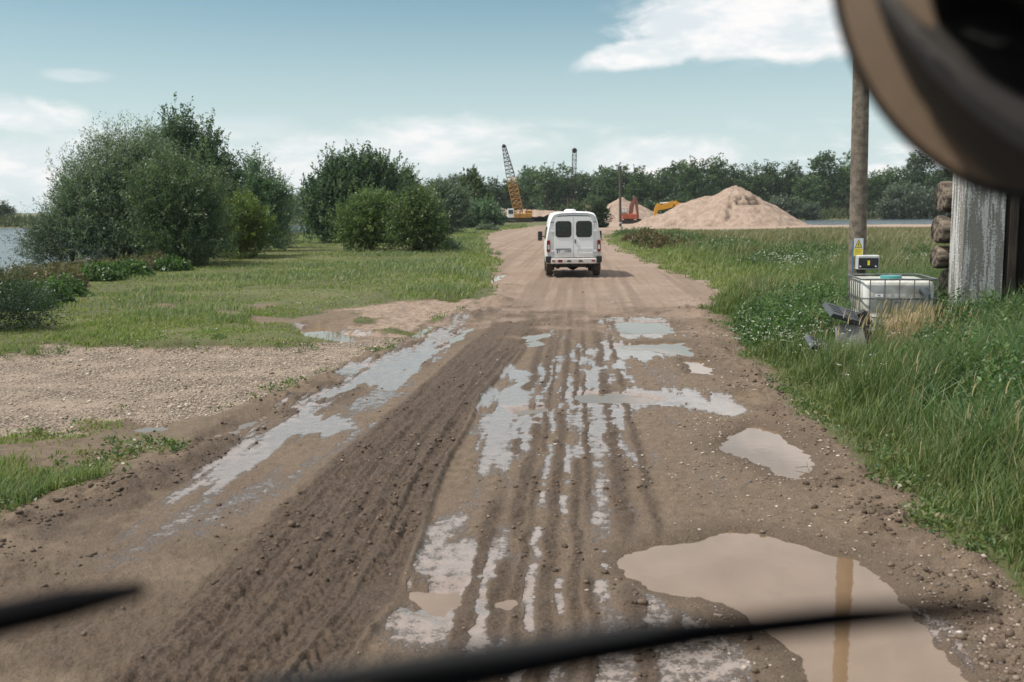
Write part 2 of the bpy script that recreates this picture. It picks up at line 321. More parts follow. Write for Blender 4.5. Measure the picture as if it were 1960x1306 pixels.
class MB:
    def __init__(s): s.v = []; s.f = []
    def add(s, vs, fs):
        b = len(s.v); s.v += [tuple(map(float, p)) for p in vs]; s.f += [tuple(i+b for i in f) for f in fs]; return s
    def box(s, a, b, rot=None, c=None, bev=0.0):
        (x0, y0, z0), (x1, y1, z1) = a, b
        if bev > 0:
            return s.rbox(a, b, bev)
        vs = [(x0, y0, z0), (x1, y0, z0), (x1, y1, z0), (x0, y1, z0), (x0, y0, z1), (x1, y0, z1), (x1, y1, z1), (x0, y1, z1)]
        if rot is not None:
            c = Vector(c or ((x0+x1)/2, (y0+y1)/2, (z0+z1)/2)); vs = [tuple(rot@(Vector(p)-c)+c) for p in vs]
        return s.add(vs, [(0, 3, 2, 1), (4, 5, 6, 7), (0, 1, 5, 4), (1, 2, 6, 5), (2, 3, 7, 6), (3, 0, 4, 7)])
    def rbox(s, a, b, r):                     # box with chamfered edges
        (x0, y0, z0), (x1, y1, z1) = a, b; L = []
        for z, i in ((z0, r), (z0+r, 0), (z1-r, 0), (z1, r)):
            q = r
            X0, X1, Y0, Y1 = x0+i, x1-i, y0+i, y1-i
            L.append([(X0+q, Y0, z), (X1-q, Y0, z), (X1, Y0+q, z), (X1, Y1-q, z), (X1-q, Y1, z), (X0+q, Y1, z), (X0, Y1-q, z), (X0, Y0+q, z)])
        return s.loft(L, True)
    def loft(s, loops, caps=True):
        n = len(loops[0]); vs = [p for l in loops for p in l]; fs = []
        for k in range(len(loops)-1):
            for i in range(n):
                j = (i+1) % n; fs.append((k*n+i, k*n+j, (k+1)*n+j, (k+1)*n+i))
        if caps: fs.append(tuple(range(n-1, -1, -1))); fs.append(tuple((len(loops)-1)*n+i for i in range(n)))
        return s.add(vs, fs)
    def tube(s, pts, rad, n=8, caps=True):
        pts = [Vector(p) for p in pts]
        if not isinstance(rad, (list, tuple)): rad = [rad]*len(pts)
        loops = []; prev = None
        for i, p in enumerate(pts):
            d = (pts[min(i+1, len(pts)-1)]-pts[max(i-1, 0)]).normalized()
            a = prev if prev is not None else (Vector((0, 0, 1)) if abs(d.z) < .9 else Vector((1, 0, 0)))
            x = (a-d*a.dot(d)).normalized(); y = d.cross(x); prev = x
            loops.append([tuple(p+(x*math.cos(2*math.pi*k/n)+y*math.sin(2*math.pi*k/n))*rad[i]) for k in range(n)])
        return s.loft(loops, caps)
    def prism(s, poly, depth, M=None):         # polygon in xz, extruded along y by depth
        n = len(poly); a = [(p[0], 0, p[1]) for p in poly]; b = [(p[0], depth, p[1]) for p in poly]
        vs = a+b
        if M is not None: vs = [tuple(M@Vector(p)) for p in vs]
        fs = [tuple(range(n)), tuple(range(2*n-1, n-1, -1))]+[(i, n+i, n+(i+1) % n, (i+1) % n) for i in range(n)]
        return s.add(vs, fs)
    def disc(s, c, r, axis, th, n=24):
        c = Vector(c); a = Vector(axis).normalized(); return s.tube([c-a*th/2, c+a*th/2], r, n)
    def build(s, name, mat, parent=None, smooth=False, bevel=0.0):
        me = bpy.data.meshes.new(name); me.from_pydata(s.v, [], s.f); me.update(); me.materials.append(mat)
        if smooth:
            for p in me.polygons: p.use_smooth = True
        o = link(bpy.data.objects.new(name, me), parent)
        import bmesh
        bm = bmesh.new(); bm.from_mesh(me); bmesh.ops.recalc_face_normals(bm, faces=bm.faces); bm.to_mesh(me); bm.free()
        if bevel:
            m = o.modifiers.new('bevel', 'BEVEL'); m.width = bevel; m.segments = 2; m.limit_method = 'ANGLE'
        if smooth and not bevel:
            try: me.set_sharp_from_angle(angle=R(40))
            except Exception: pass
        return o

# ------------------------------------------------------------------ materials
MATS = {}
def mat(name, col, rough=.6, metal=0.0, var=.25, vscale=3.0, bump=.0, bscale=20.0, col2=None, spec=.5, stretch=None, ior=None, trans=None):
    m = bpy.data.materials.new(name); m.use_nodes = True; t = NT(m.node_tree); b = t.n['Principled BSDF']
    tcx = t.new('ShaderNodeTexCoord').outputs['Object']
    if stretch:
        mp = t.new('ShaderNodeMapping'); t.l.new(tcx, mp.inputs[0]); mp.inputs['Scale'].default_value = stretch; tcx = mp.outputs[0]
    n = t.noise(tcx, vscale, 6, .6)
    c2 = col2 or tuple(c*(1-var) for c in col)
    t.put(b.inputs['Base Color'], t.mix(t.mr(n, .35, .65), c2, col))
    t.put(b.inputs['Roughness'], t.mr(n, .2, .8, min(1, rough+.1), max(.02, rough-.08)))
    b.inputs['Metallic'].default_value = metal; b.inputs['Specular IOR Level'].default_value = spec
    if bump:
        bp = t.new('ShaderNodeBump'); bp.inputs['Strength'].default_value = bump; bp.inputs['Distance'].default_value = .02
        t.put(bp.inputs['Height'], t.noise(tcx, bscale, 5, .65)); t.l.new(bp.outputs[0], b.inputs['Normal'])
    MATS[name] = m; return m
def leafmat(name, rough=.5, trans=.35, spec=.35):
    m = bpy.data.materials.new(name); m.use_nodes = True; t = NT(m.node_tree); b = t.n['Principled BSDF']; out = t.n['Material Output']
    at = t.new('ShaderNodeAttribute', attribute_name='Col').outputs['Color']
    oi = t.new('ShaderNodeObjectInfo').outputs['Random']
    hs = t.new('ShaderNodeHueSaturation'); t.put(hs.inputs['Color'], at); t.put(hs.inputs['Value'], t.mr(oi, 0, 1, .72, 1.26, False)); t.put(hs.inputs['Hue'], t.mr(oi, 0, 1, .49, .512, False))
    t.put(b.inputs['Base Color'], hs.outputs[0]); b.inputs['Roughness'].default_value = rough; b.inputs['Specular IOR Level'].default_value = spec
    tr = t.new('ShaderNodeBsdfTranslucent'); t.put(tr.inputs[0], t.mix(1.0, hs.outputs[0], (1.1, 1.25, .6), 'MULTIPLY'))
    mx = t.new('ShaderNodeMixShader'); mx.inputs[0].default_value = trans; t.l.new(b.outputs[0], mx.inputs[1]); t.l.new(tr.outputs[0], mx.inputs[2]); t.l.new(mx.outputs[0], out.inputs[0])
    return m
M_leaf = leafmat('leaf', .42, .38, .5); M_grass = leafmat('grass_blade', .5, .35, .3); M_petal = mat('petal', (.50, .52, .42), .6)
M_bark = mat('bark', (.16, .13, .10), .9, bump=.6, bscale=14, vscale=6, var=.5)

# ground material -------------------------------------------------
def ground_mat():
    m = bpy.data.materials.new('ground'); m.use_nodes = True; t = NT(m.node_tree); b = t.n['Principled BSDF']
    pos = t.new('ShaderNodeNewGeometry').outputs['Position']
    A = lambda n: t.new('ShaderNodeAttribute', attribute_name=n).outputs['Fac']
    grass, gravel, wet, dry, dark, sand = (A(n) for n in ('grass', 'gravel', 'wet', 'dry', 'dark', 'sand'))
    n1 = t.noise(pos, 1.2, 5, .6); n2 = t.noise(pos, 9, 6, .65); n3 = t.noise(pos, 45, 4, .7); n4 = t.noise(pos, .25, 4, .6); n5 = t.noise(pos, 130, 3, .7)
    vo = t.new('ShaderNodeTexVoronoi'); t.put(vo.inputs['Vector'], pos); vo.inputs['Scale'].default_value = 42
    vo2 = t.new('ShaderNodeTexVoronoi'); t.put(vo2.inputs['Vector'], pos); vo2.inputs['Scale'].default_value = 28
    # packed mud
    mud = t.mix(t.mr(n2, .3, .7), (.130, .096, .066), (.202, .152, .106))
    mud = t.mix(t.mr(n1, .35, .65, 0, .5), mud, (.190, .140, .104))
    peb = t.mr(vo.outputs['Distance'], .18, .08)          # small stones pressed in the mud
    pm = t.math('MULTIPLY', peb, t.mr(t.new('ShaderNodeSeparateColor').outputs[0], 0, 1))
    sc3 = t.new('ShaderNodeSeparateColor'); t.l.new(vo.outputs['Color'], sc3.inputs[0])
    pm = t.math('MULTIPLY', peb, t.mr(sc3.outputs[0], .62, .72))
    mud = t.mix(t.math('MULTIPLY', pm, .75), mud, t.mix(sc3.outputs[1], (.24, .19, .15), (.42, .37, .32)))
    mud = t.mix(1.0, mud, t.mix(t.mr(n5, .35, .65), (.72, .70, .68), (1.22, 1.22, 1.22)), 'MULTIPLY')
    dk = t.mix(t.mr(n3, .35, .7), (.050, .034, .023), (.125, .086, .060))
    c = t.mix(t.math('MULTIPLY', dark, t.mr(n2, .25, .6, .55, 1.0)), mud, dk)
    silt = t.mix(t.mr(n2, .3, .7), (.190, .138, .108), (.255, .190, .155))
    wm = t.mr(t.math('ADD', wet, t.math('ADD', t.math('MULTIPLY', t.math('SUBTRACT', n3, .5), 1.1), t.math('MULTIPLY', t.math('SUBTRACT', n2, .5), 1.3))), .28, .66)
    wsoft = t.mr(t.math('ADD', wet, t.math('MULTIPLY', t.math('SUBTRACT', n2, .5), .7)), .05, .85)
    c = t.mix(t.math('MULTIPLY', wsoft, .85), c, silt)
    dr = t.mix(t.mr(n2, .3, .75), (.240, .178, .138), (.320, .242, .194))
    dr = t.mix(t.mr(n4, .4, .62, 0, .7), dr, (.225, .160, .118))
    dr = t.mix(t.math('MULTIPLY', dark, t.mr(n2, .3, .6, .25, .75)), dr, (.165, .118, .088))
    c = t.mix(t.mr(t.math('ADD', dry, t.math('MULTIPLY', t.math('SUBTRACT', n2, .5), .8)), .3, .7), c, dr)
    # gravel
    sc2 = t.new('ShaderNodeSeparateColor'); t.l.new(vo2.outputs['Color'], sc2.inputs[0])
    gcol = t.mix(sc2.outputs[0], (.22, .168, .122), (.42, .345, .275)); gcol = t.mix(t.mr(vo2.outputs['Distance'], .35, .65), gcol, (.12, .09, .07))
    gcol = t.mix(t.mr(n1, .42, .66, 0, .8), gcol, (.34, .265, .205))
    gm = t.mr(t.math('ADD', gravel, t.math('MULTIPLY', t.math('SUBTRACT', n2, .5), .7)), .35, .65)
    c = t.mix(gm, c, gcol)
    sd = t.mix(t.mr(n2, .3, .7), (.26, .19, .145), (.35, .265, .21))
    c = t.mix(t.mr(t.math('ADD', sand, t.math('MULTIPLY', t.math('SUBTRACT', n2, .5), .7)), .3, .7), c, sd)
    gr = t.mix(t.mr(n1, .35, .65), (.095, .115, .040), (.135, .145, .055)); gr = t.mix(t.mr(n4, .4, .6), gr, (.066, .080, .028))
    gr = t.mix(t.mr(t.noise(pos, 2.1, 6, .75), .57, .67), gr, (.17, .135, .085))
    gr = t.mix(t.mr(n3, .38, .62, 0, .6), gr, (.115, .095, .056))
    c = t.mix(t.mr(t.math('ADD', grass, t.math('MULTIPLY', t.math('SUBTRACT', n2, .5), .9)), .3, .7), c, gr)
    t.put(b.inputs['Base Color'], c)
    wg = t.math('MULTIPLY', wm, t.math('SUBTRACT', 1, grass))
    rr = t.fmix(wg, t.fmix(dark, .80, .62), t.mr(n2, .3, .7, .18, .32)); t.put(b.inputs['Roughness'], t.fmix(dry, rr, .9))
    t.put(b.inputs['Specular IOR Level'], t.fmix(wg, .25, 1.0))
    t.put(b.inputs['Coat Weight'], t.math('MULTIPLY', t.math('MULTIPLY', wsoft, wg), .7)); b.inputs['Coat Roughness'].default_value = .10; b.inputs['Coat IOR'].default_value = 1.6
    hh = t.math('ADD', t.math('ADD', t.math('MULTIPLY', n2, .9), t.math('MULTIPLY', n3, .7)), t.math('MULTIPLY', n5, .22)); hh = t.math('ADD', hh, t.math('MULTIPLY', pm, .5))
    hh = t.math('ADD', hh, t.math('MULTIPLY', t.math('MULTIPLY', t.math('SUBTRACT', 1, vo2.outputs['Distance']), gravel), .7))
    hh = t.math('MULTIPLY', hh, t.fmix(wg, 1.0, .12))
    bp = t.new('ShaderNodeBump'); bp.inputs['Strength'].default_value = 1.0; bp.inputs['Distance'].default_value = .034
    t.put(bp.inputs['Height'], hh); t.l.new(bp.outputs[0], b.inputs['Normal'])
    return m
M_ground = ground_mat()
def water_mat(name, col, rough, bs, bscale, dist=.01, ior=1.33):
    m = bpy.data.materials.new(name); m.use_nodes = True; t = NT(m.node_tree); b = t.n['Principled BSDF']
    pos = t.new('ShaderNodeNewGeometry').outputs['Position']
    n = t.noise(pos, bscale, 3, .5)
    t.put(b.inputs['Base Color'], t.mix(t.mr(t.noise(pos, 1.5, 3), .35, .65), tuple(c*.9 for c in col), col))
    b.inputs['Roughness'].default_value = rough; b.inputs['IOR'].default_value = ior; b.inputs['Specular IOR Level'].default_value = .5
    bp = t.new('ShaderNodeBump'); bp.inputs['Strength'].default_value = bs; bp.inputs['Distance'].default_value = dist
    t.put(bp.inputs['Height'], n); t.l.new(bp.outputs[0], b.inputs['Normal']); return m
M_puddle = water_mat('puddle_water', (.180, .118, .070), .02, .06, 9, .006, 1.85)
M_lake = water_mat('lake_water', (.07, .10, .115), .18, 1.0, 1.6, .45)

# ------------------------------------------------------------------ the ground sheet (rings round the origin)
rr_ = np.concatenate([np.geomspace(.6, 3.6, 12)[:-1], np.geomspace(3.6, 60, 640)[:-1], np.geomspace(60, 420, 130)[:-1], np.geomspace(420, 5000, 30)])
aa = np.concatenate([np.linspace(-180, -40, 40)[:-1], np.linspace(-40, 38, 790)[:-1], np.linspace(38, 180, 40)[:-1]])
nr, na = len(rr_), len(aa)
AA, RR = np.meshgrid(np.radians(aa), rr_); gx = (RR*np.sin(AA)).ravel(); gy = (RR*np.cos(AA)).ravel()
MK = masks(gx, gy)
I, J = np.meshgrid(np.arange(nr-1), np.arange(na), indexing='ij'); J2 = (J+1) % na
GF = np.stack([I*na+J, I*na+J2, (I+1)*na+J2, (I+1)*na+J], -1).reshape(-1, 4)
GV = np.stack([gx, gy, MK['h']], -1)
GV = np.vstack([GV, [[0, 0, 0]]]); ci = len(GV)-1
MK['grass'] = MK['grass']*(1-ss(MK['dist'], 17.5, 13.5)*(gx < 0)*(.62+.38*ss(fbm(gx, gy, .9, 4, 66), -.3, .05)))
fm = lambda k: MK[k][GF].mean(1)
roadf = fm('road') > .5; lotf = (fm('lot') > .5) & ~roadf
def sub(name, sel, V, mat_, kind='structure', extra=None, attrs=True):
    F = GF[sel]; 
    if extra is not None: F = np.vstack([F, extra])
    idx, inv = np.unique(F, return_inverse=True); F2 = inv.reshape(F.shape)
    at = {k: np.append(MK[k], 0)[idx] for k in ('grass', 'gravel', 'wet', 'dry', 'dark', 'sand')} if attrs else None
    o = bigmesh(name, V[idx], F2, mat_, smooth=True, attrs=at); o['kind'] = kind; return o
cen = np.array([[ci, (j+1) % na, j, ci] for j in range(na)])
sub('road', roadf, GV, M_ground)
sub('gravel_lot', lotf, GV, M_ground)
sub('ground', ~(roadf | lotf), GV, M_ground)
mb = MB(); mb.add([(.62*math.sin(a), .62*math.cos(a), .0) for a in np.radians(np.arange(0, 360, 10))], [tuple(range(36))]); tag(mb.build('road', M_ground), kind='structure')
for i, P in enumerate(PUDW):
    near_ = psd(P, gx, gy, 1.2)
    s = near_[GF].max(1) < min(.35, .22+.01*i)
    if not s.any(): continue
    V = GV.copy(); V[:, 2] = ZW[i]
    o = sub('puddle', s, V, M_puddle, attrs=False)
for nm, L in (('lake', LAKE_L), ('lake', LAKE_R)):
    me = bpy.data.meshes.new(nm)
    P = np.array(L); c = P.mean(0)
    big_ = [(float(x+np.sign(x-c[0])*8), float(y+np.sign(y-c[1])*0+(6 if y > c[1] else -6))) for x, y in P]
    me.from_pydata([(x, y, -.62) for x, y in big_], [], [tuple(range(len(big_)))]); me.update(); me.materials.append(M_lake)
    o = link(bpy.data.objects.new(nm, me)); o['kind'] = 'structure'

# ------------------------------------------------------------------ blades of grass
def blades(px_, py_, pz_, H, W, col, nseg=3, lean=.35, wind=(.18, .05)):
    n = len(px_); th = rng.uniform(0, 2*np.pi, n); fa = rng.uniform(0, 2*np.pi, n)
    ln = lean*rng.uniform(.2, 1.3, n)*H
    dx = np.cos(th)*ln + wind[0]*H; dy = np.sin(th)*ln + wind[1]*H
    wx = np.cos(fa)*W/2; wy = np.sin(fa)*W/2
    L = []; C = []
    for k in range(nseg+1):
        s = k/nseg; bx = px_+dx*s**2.0; by = py_+dy*s**2.0; bz = pz_+H*(s-.22*lean*s**3)
        wd = (1-s)**.7*(.8+.2*(k > 0)) if k < nseg else 0
        if k < nseg:
            L += [np.stack([bx-wx*wd, by-wy*wd, bz], -1), np.stack([bx+wx*wd, by+wy*wd, bz], -1)]; C += [col, col]
        else: L.append(np.stack([bx, by, bz], -1)); C.append(col)
    m = len(L); V = np.stack(L, 1).reshape(-1, 3); Cc = np.stack(C, 1).reshape(-1, 3); base = (np.arange(n)*m)[:, None]
    F = []
    for k in range(nseg):
        a = 2*k
        if k < nseg-1: F.append(base+np.array([[a, a+1, a+3]])); F.append(base+np.array([[a, a+3, a+2]]))
        else: F.append(base+np.array([[a, a+1, a+2]]))
    return V, np.concatenate(F), Cc
def palette(n, cols, wts, jit=.18):
    cols = np.array(cols); i = rng.choice(len(cols), n, p=np.array(wts)/sum(wts))
    c = cols[i]*rng.uniform(1-jit, 1+jit, (n, 1)); return c
def scatter(n, rmin, rmax, amin, amax, power=1.0):
    """points in a sector round the viewer's place, denser near it"""
    u = rng.uniform(0, 1, n)
    r = rmin*(rmax/rmin)**u if power == 1.0 else (rmin**power+(rmax**power-rmin**power)*u)**(1/power)
    a = np.radians(rng.uniform(amin, amax, n)); return r*np.sin(a), r*np.cos(a)
GREEN = [(.085, .140, .046), (.060, .112, .046), (.125, .165, .055), (.20, .20, .09), (.28, .23, .14)]
class Acc:
    def __init__(s): s.V = []; s.F = []; s.C = []; s.n = 0
    def add(s, V, F, C): s.V.append(V); s.F.append(F+s.n); s.C.append(C); s.n += len(V)
    def build(s, name, mat_, label, cat, parent=None):
        o = bigmesh(name, np.vstack(s.V), np.vstack(s.F), mat_, parent, cols=np.vstack(s.C))
        if label: tag(o, label, cat, kind='stuff')
        return o
# right-hand verge: tall lush grass
g = Acc()
def verge(n, rmin, rmax, amin, amax, pw):
    x, y = scatter(n, rmin, rmax, amin, amax, pw)
    M = masks(x, y); s = M['sroad']; side = x > 1.5
    k = (M['grass'] > .5) & side & (s > .02); x, y, s, h, d = x[k], y[k], s[k], M['h'][k], M['dist'][k]
    clump = fbm(x, y, .9, 3, 301); tall = ss(s, .0, .9)*(.60+.9*ss(clump, -.35, .35))
    kk = rng.uniform(0, 1, len(x)) < np.clip(.35+ss(clump, -.5, .1), 0, 1)*ss(s, -.1, .35); x, y, s, h, d, tall = (q[kk] for q in (x, y, s, h, d, tall))
    return x, y, s, h, d, tall
x, y, s, h, d, tall = verge(210000, 4.2, 26, 5, 42, 1.25)
nt = np.exp(-(((x-XY(1690, 15)[0])/1.3)**2+((y-14.2)/1.6)**2)); H = (.10+(.50+.20*ss(s, 1.2, 3))*tall*ss(d, 3, 8)*(1-.50*nt))*rng.uniform(.5, 1.15, len(x)); dry = ss(fbm(x, y, .5, 3, 303), -.1, .4)
c = palette(len(x), GREEN, [4, 5, 2.5, .5, .35]); yel = ss(s, 1.6, .1)[:, None]*.45
c = c*(1-yel)+palette(len(x), [(.18, .18, .062), (.21, .19, .08), (.11, .15, .045)], [1, .6, 1])*yel
g.add(*blades(x, y, h-.01, H, rng.uniform(.006, .013, len(x))*(1+d*.03), c, 3, .55))
x, y, s, h, d, tall = verge(26000, 5, 22, 8, 40, 1.3); k = (s > .9) & (fbm(x, y, .7, 3, 305) > -.08); x, y, s, h, d, tall = (q[k] for q in (x, y, s, h, d, tall))
nt = np.exp(-(((x-XY(1690, 15)[0])/1.4)**2+((y-14.2)/1.6)**2)); H = rng.uniform(.35, .75, len(x))*(1-.6*nt); c = palette(len(x), [(.105, .175, .075), (.075, .14, .066), (.16, .215, .10)], [1, 1, .5])
g.add(*blades(x, y, h, H, rng.uniform(.010, .017, len(x))*(1+d*.02), c, 4, .95, (.22, -.05)))
# stalks with seed heads
x, y, s, h, d, tall = verge(17000, 7, 26, 5, 40, 1.3); k = (s > .7) & (rng.uniform(0, 1, len(s)) < .12+.75*ss(fbm(x, y, .55, 3, 304), .02, .32)); x, y, s, h, d, tall = (q[k] for q in (x, y, s, h, d, tall))
H = rng.uniform(.40, .85, len(x)); c = palette(len(x), [(.22, .19, .10), (.15, .16, .07), (.26, .22, .14)], [1, 1, .6])
g.add(*blades(x, y, h, H, np.full(len(x), .006)*(1+d*.05), c, 3, .16, (.12, 0)))
sx, sy, sz = x+.115*H, y, h+H*.86
g.add(*blades(sx-.01, sy, sz-.05, np.full(len(x), .16), rng.uniform(.012, .022, len(x)), palette(len(x), [(.30, .25, .15), (.22, .21, .11), (.34, .27, .2)], [1, 1, .7]), 3, .2, (.3, 0)))
bx_, by_ = XY(1752, 14.0); n_ = 420; x = bx_+rng.normal(size=n_)*.34; y = by_+rng.normal(size=n_)*.30; hh_ = masks(x, y)['h']; H = rng.uniform(.45, .95, n_)
g.add(*blades(x, y, hh_, H, np.full(n_, .008), palette(n_, [(.24, .20, .11), (.17, .18, .08), (.30, .24, .15)], [1, 1, .6]), 3, .16, (.12, 0)))
g.add(*blades(x+.105*H, y, hh_+H*.84, np.full(n_, .17), rng.uniform(.014, .024, n_), palette(n_, [(.34, .27, .17), (.25, .22, .12), (.38, .28, .2)], [1, 1, .7]), 3, .2, (.3, 0)))
g.build('tall_grass', M_grass, 'lush tall green grass filling the verge right of the muddy road', 'grass')
# field behind the verge, right
g = Acc()
x, y = scatter(230000, 24, 175, 2, 36, .9); M = masks(x, y); k = (M['grass'] > .5) & (x > 2) & (M['ll'] > 3) & ((y < 113) | (x < 14)); x, y, h, d, s = x[k], y[k], M['h'][k], M['dist'][k], M['sroad'][k]
cl = fbm(x, y, .13, 4, 311); cl2 = fbm(x, y, .6, 3, 312); tall = ss(s, .8, 5)
H = (.16+.42*tall*(.6+.9*ss(cl, -.3, .3)))*(1-.55*ss(d, 55, 108))*rng.uniform(.6, 1.3, len(x))*(1+.35*ss(cl2, .1, .4)*tall)
green = palette(len(x), [(.085, .130, .048), (.060, .105, .044), (.135, .155, .058)], [1, 1, .7]); red = palette(len(x), [(.19, .155, .10), (.165, .145, .08), (.21, .165, .115)], [1, 1, .6])
mixw = np.clip(ss(d, 32, 85)*.9+ss(cl+.6*cl2, -.05, .3)*.6, 0, 1)[:, None]*rng.uniform(.5, 1, (len(x), 1))*tall[:, None]
low = palette(len(x), [(.19, .20, .075), (.15, .185, .062)], [1, 1]); c = green*(1-mixw)+red*mixw; c = c*(tall[:, None])+low*(1-tall[:, None])
g.add(*blades(x, y, h-.02, H, (.010+.0011*d), c, 2, .35))
g.build('field_grass', M_grass, 'rough meadow grass with brownish seed heads in the field right of the road', 'grass')
# left meadow
g = Acc()
x, y = scatter(380000, 9, 210, -42, 3, .75); x2_, y2_ = scatter(70000, 8, 24, -42, -12, 1); x = np.append(x, x2_); y = np.append(y, y2_); M = masks(x, y); k = (M['grass'] > .5) & (M['ll'] > .2) & ((x < -1) | (y > 30)) & (x < np.where(y > 60, 3.0, 1.0)); x, y, h, d, s, ll = x[k], y[k], M['h'][k], M['dist'][k], M['sroad'][k], M['ll'][k]
cl = fbm(x, y, .28, 4, 321); cl2 = fbm(x, y, 1.1, 3, 322)
k = rng.uniform(0, 1, len(x)) < (.25+ss(cl2, -.5, .25))*np.where(d < 15.5, ss(cl2+.4*cl, -.12, .25), 1); x, y, h, d, s, ll, cl, cl2 = (q[k] for q in (x, y, h, d, s, ll, cl, cl2))
shore = ss(ll, 3.5, .6)
H = (.05+.15*ss(cl, -.15, .4)+.42*shore+.12*ss(s, 3, .8)*(y > 24))*rng.uniform(.5, 1.3, len(x))
c1 = palette(len(x), [(.19, .25, .072), (.14, .215, .062), (.25, .285, .10), (.29, .28, .13)], [1, 1, 1, .5]); c2 = palette(len(x), [(.19, .235, .11), (.27, .29, .165), (.12, .185, .085)], [1, .8, 1]); c3 = palette(len(x), [(.16, .115, .075), (.075, .09, .045)], [1, .8])
f = ss(cl, -.05, .35)[:, None]; c = c1*(1-f)+c2*f; c = c*(1-shore[:, None])+c3*shore[:, None]
g.add(*blades(x, y, h-.01, H, (.007+.0010*d), c, 2, .5))
g.build('meadow_grass', M_grass, 'short patchy green grass on the meadow left of the road', 'grass')

def leaves(P, size, col, flat=.0, aspect=.45, up=None):
    """P (n,3) leaf centres -> diamond leaves"""
    n = len(P); a = rng.normal(size=(n, 3)); 
    if up is not None: a = a*.6+up
    a /= np.linalg.norm(a, axis=1)[:, None]+1e-9
    b = rng.normal(size=(n, 3)); b = b-a*(a*b).sum(1)[:, None]; b /= np.linalg.norm(b, axis=1)[:, None]+1e-9
    L = (size*rng.uniform(.7, 1.3, n))[:, None]; W = L*aspect
    cx = np.cross(a, b)*W*.25
    V = np.stack([P-a*L*.5, P+b*W*.5+cx, P+a*L*.5, P-b*W*.5+cx], 1).reshape(-1, 3)
    F = np.arange(n*4).reshape(n, 4); C = np.repeat(col, 4, axis=0)
    return V, F, C
class Leaf:
    def __init__(s): s.V = []; s.F = []; s.C = []; s.n = 0
    def add(s, V, F, C): s.V.append(V); s.F.append(F+s.n); s.C.append(C); s.n += len(V)
    def build(s, name, parent, mat_=None): return bigmesh(name, np.vstack(s.V), np.vstack(s.F), mat_ or M_leaf, parent, cols=np.vstack(s.C))
def shoots(lobes, n, per, slen, size, cols, wts, dirb=(0, 0, .6), spread=.10, aspect=.45, shell=.42, jit=.36, zmin=.05, drift=(0.12, 0, 0)):
    """leafy shoots that start in ellipsoid lobes and point outwards/upwards"""
    lo = np.array(lobes, float); vol = (lo[:, 3]*lo[:, 4]*lo[:, 5])**.75; i = rng.choice(len(lo), n, p=vol/vol.sum())
    d = rng.normal(size=(n, 3)); d /= np.linalg.norm(d, axis=1)[:, None]; r = rng.uniform(shell**3, 1, n)**(1/3)
    deep = rng.uniform(0, 1, n) < .15; r = np.where(deep, rng.uniform(.2, .8, n), r)
    c = lo[i, :3]+d*lo[i, 3:6]*r[:, None]
    c = c+.21*lo[i, 3:6]*rng.normal(size=(n, 3))
    dr = d*.8+np.array(dirb)+rng.normal(size=(n, 3))*.35+np.array(drift); dr /= np.linalg.norm(dr, axis=1)[:, None]
    ln = slen*rng.uniform(.4, 1.2, n)*np.where(rng.uniform(0, 1, n) < .10, 1.7, 1)
    tt = np.linspace(0, 1, per)[None, :, None]
    P = c[:, None, :]+dr[:, None, :]*ln[:, None, None]*tt+rng.normal(size=(n, per, 3))*(spread*(1.15-tt*.8))
    col = palette(n, cols, wts, jit); col = np.repeat(col, per, axis=0)*rng.uniform(.8, 1.2, (n*per, 1))
    P = P.reshape(-1, 3); upv = np.repeat(dr, per, axis=0); k = P[:, 2] > zmin
    return leaves(P[k], size, col[k], aspect=aspect, up=upv[k])
def branches(mb, base, tips, r0_, splits=3):
    for tp in tips:
        b = Vector(base); t_ = Vector(tp); d = t_-b
        mid = [b+d*s+Vector((random.uniform(-1, 1), random.uniform(-1, 1), 0))*d.length*.05*math.sin(s*3.14) for s in (0, .3, .6, .85, 1)]
        rr = r0_*random.uniform(.7, 1)
        mb.tube(mid, [rr, rr*.75, rr*.5, rr*.3, rr*.12], 7)
        for k in range(splits):
            s = random.uniform(.35, .85); p = b+d*s
            e = p+Vector((random.uniform(-1, 1), random.uniform(-1, 1), random.uniform(.2, 1)))*d.length*.25
            mb.tube([p, (p+e)/2+Vector((0, 0, .05)), e], [rr*.4, rr*.25, rr*.08], 5)
DARKG = [(0.09, 0.146, 0.086), (0.062, 0.11, 0.072), (0.132, 0.192, 0.115), (0.186, 0.234, 0.168)]
WILLOW = [(0.115, 0.159, 0.115), (0.081, 0.124, 0.092), (0.172, 0.218, 0.161), (0.241, 0.282, 0.23)]
LIGHTG = [(.145, .21, .055), (.11, .18, .05), (.19, .24, .075)]
BUSHG = [(0.138, 0.225, 0.08), (0.102, 0.174, 0.07), (0.21, 0.29, 0.113)]
def plant(name, loc, lobes, n, per, slen, size, cols, wts, label, cat, group=None, trunks=6, tr=.09, zb=None, **kw):
    z0 = hgt(*loc) if zb is None else zb
    t = empty(name, (loc[0], loc[1], z0-.05), 0, label, cat, group)
    L = Leaf(); L.add(*shoots(lobes, n, per, slen, size, cols, wts, **kw)); L.build('crown', t)
    mb = MB(); lo = sorted(lobes, key=lambda l: -l[2])
    tips = []
    for k in range(trunks):
        l = lo[k % len(lo)]; tips.append((l[0]+random.uniform(-.4, .4)*l[3], l[1]+random.uniform(-.4, .4)*l[4], l[2]+l[5]*.5))
    branches(mb, (0, 0, -.1), tips, tr); mb.build('trunk', M_bark, t, smooth=True)
    return t
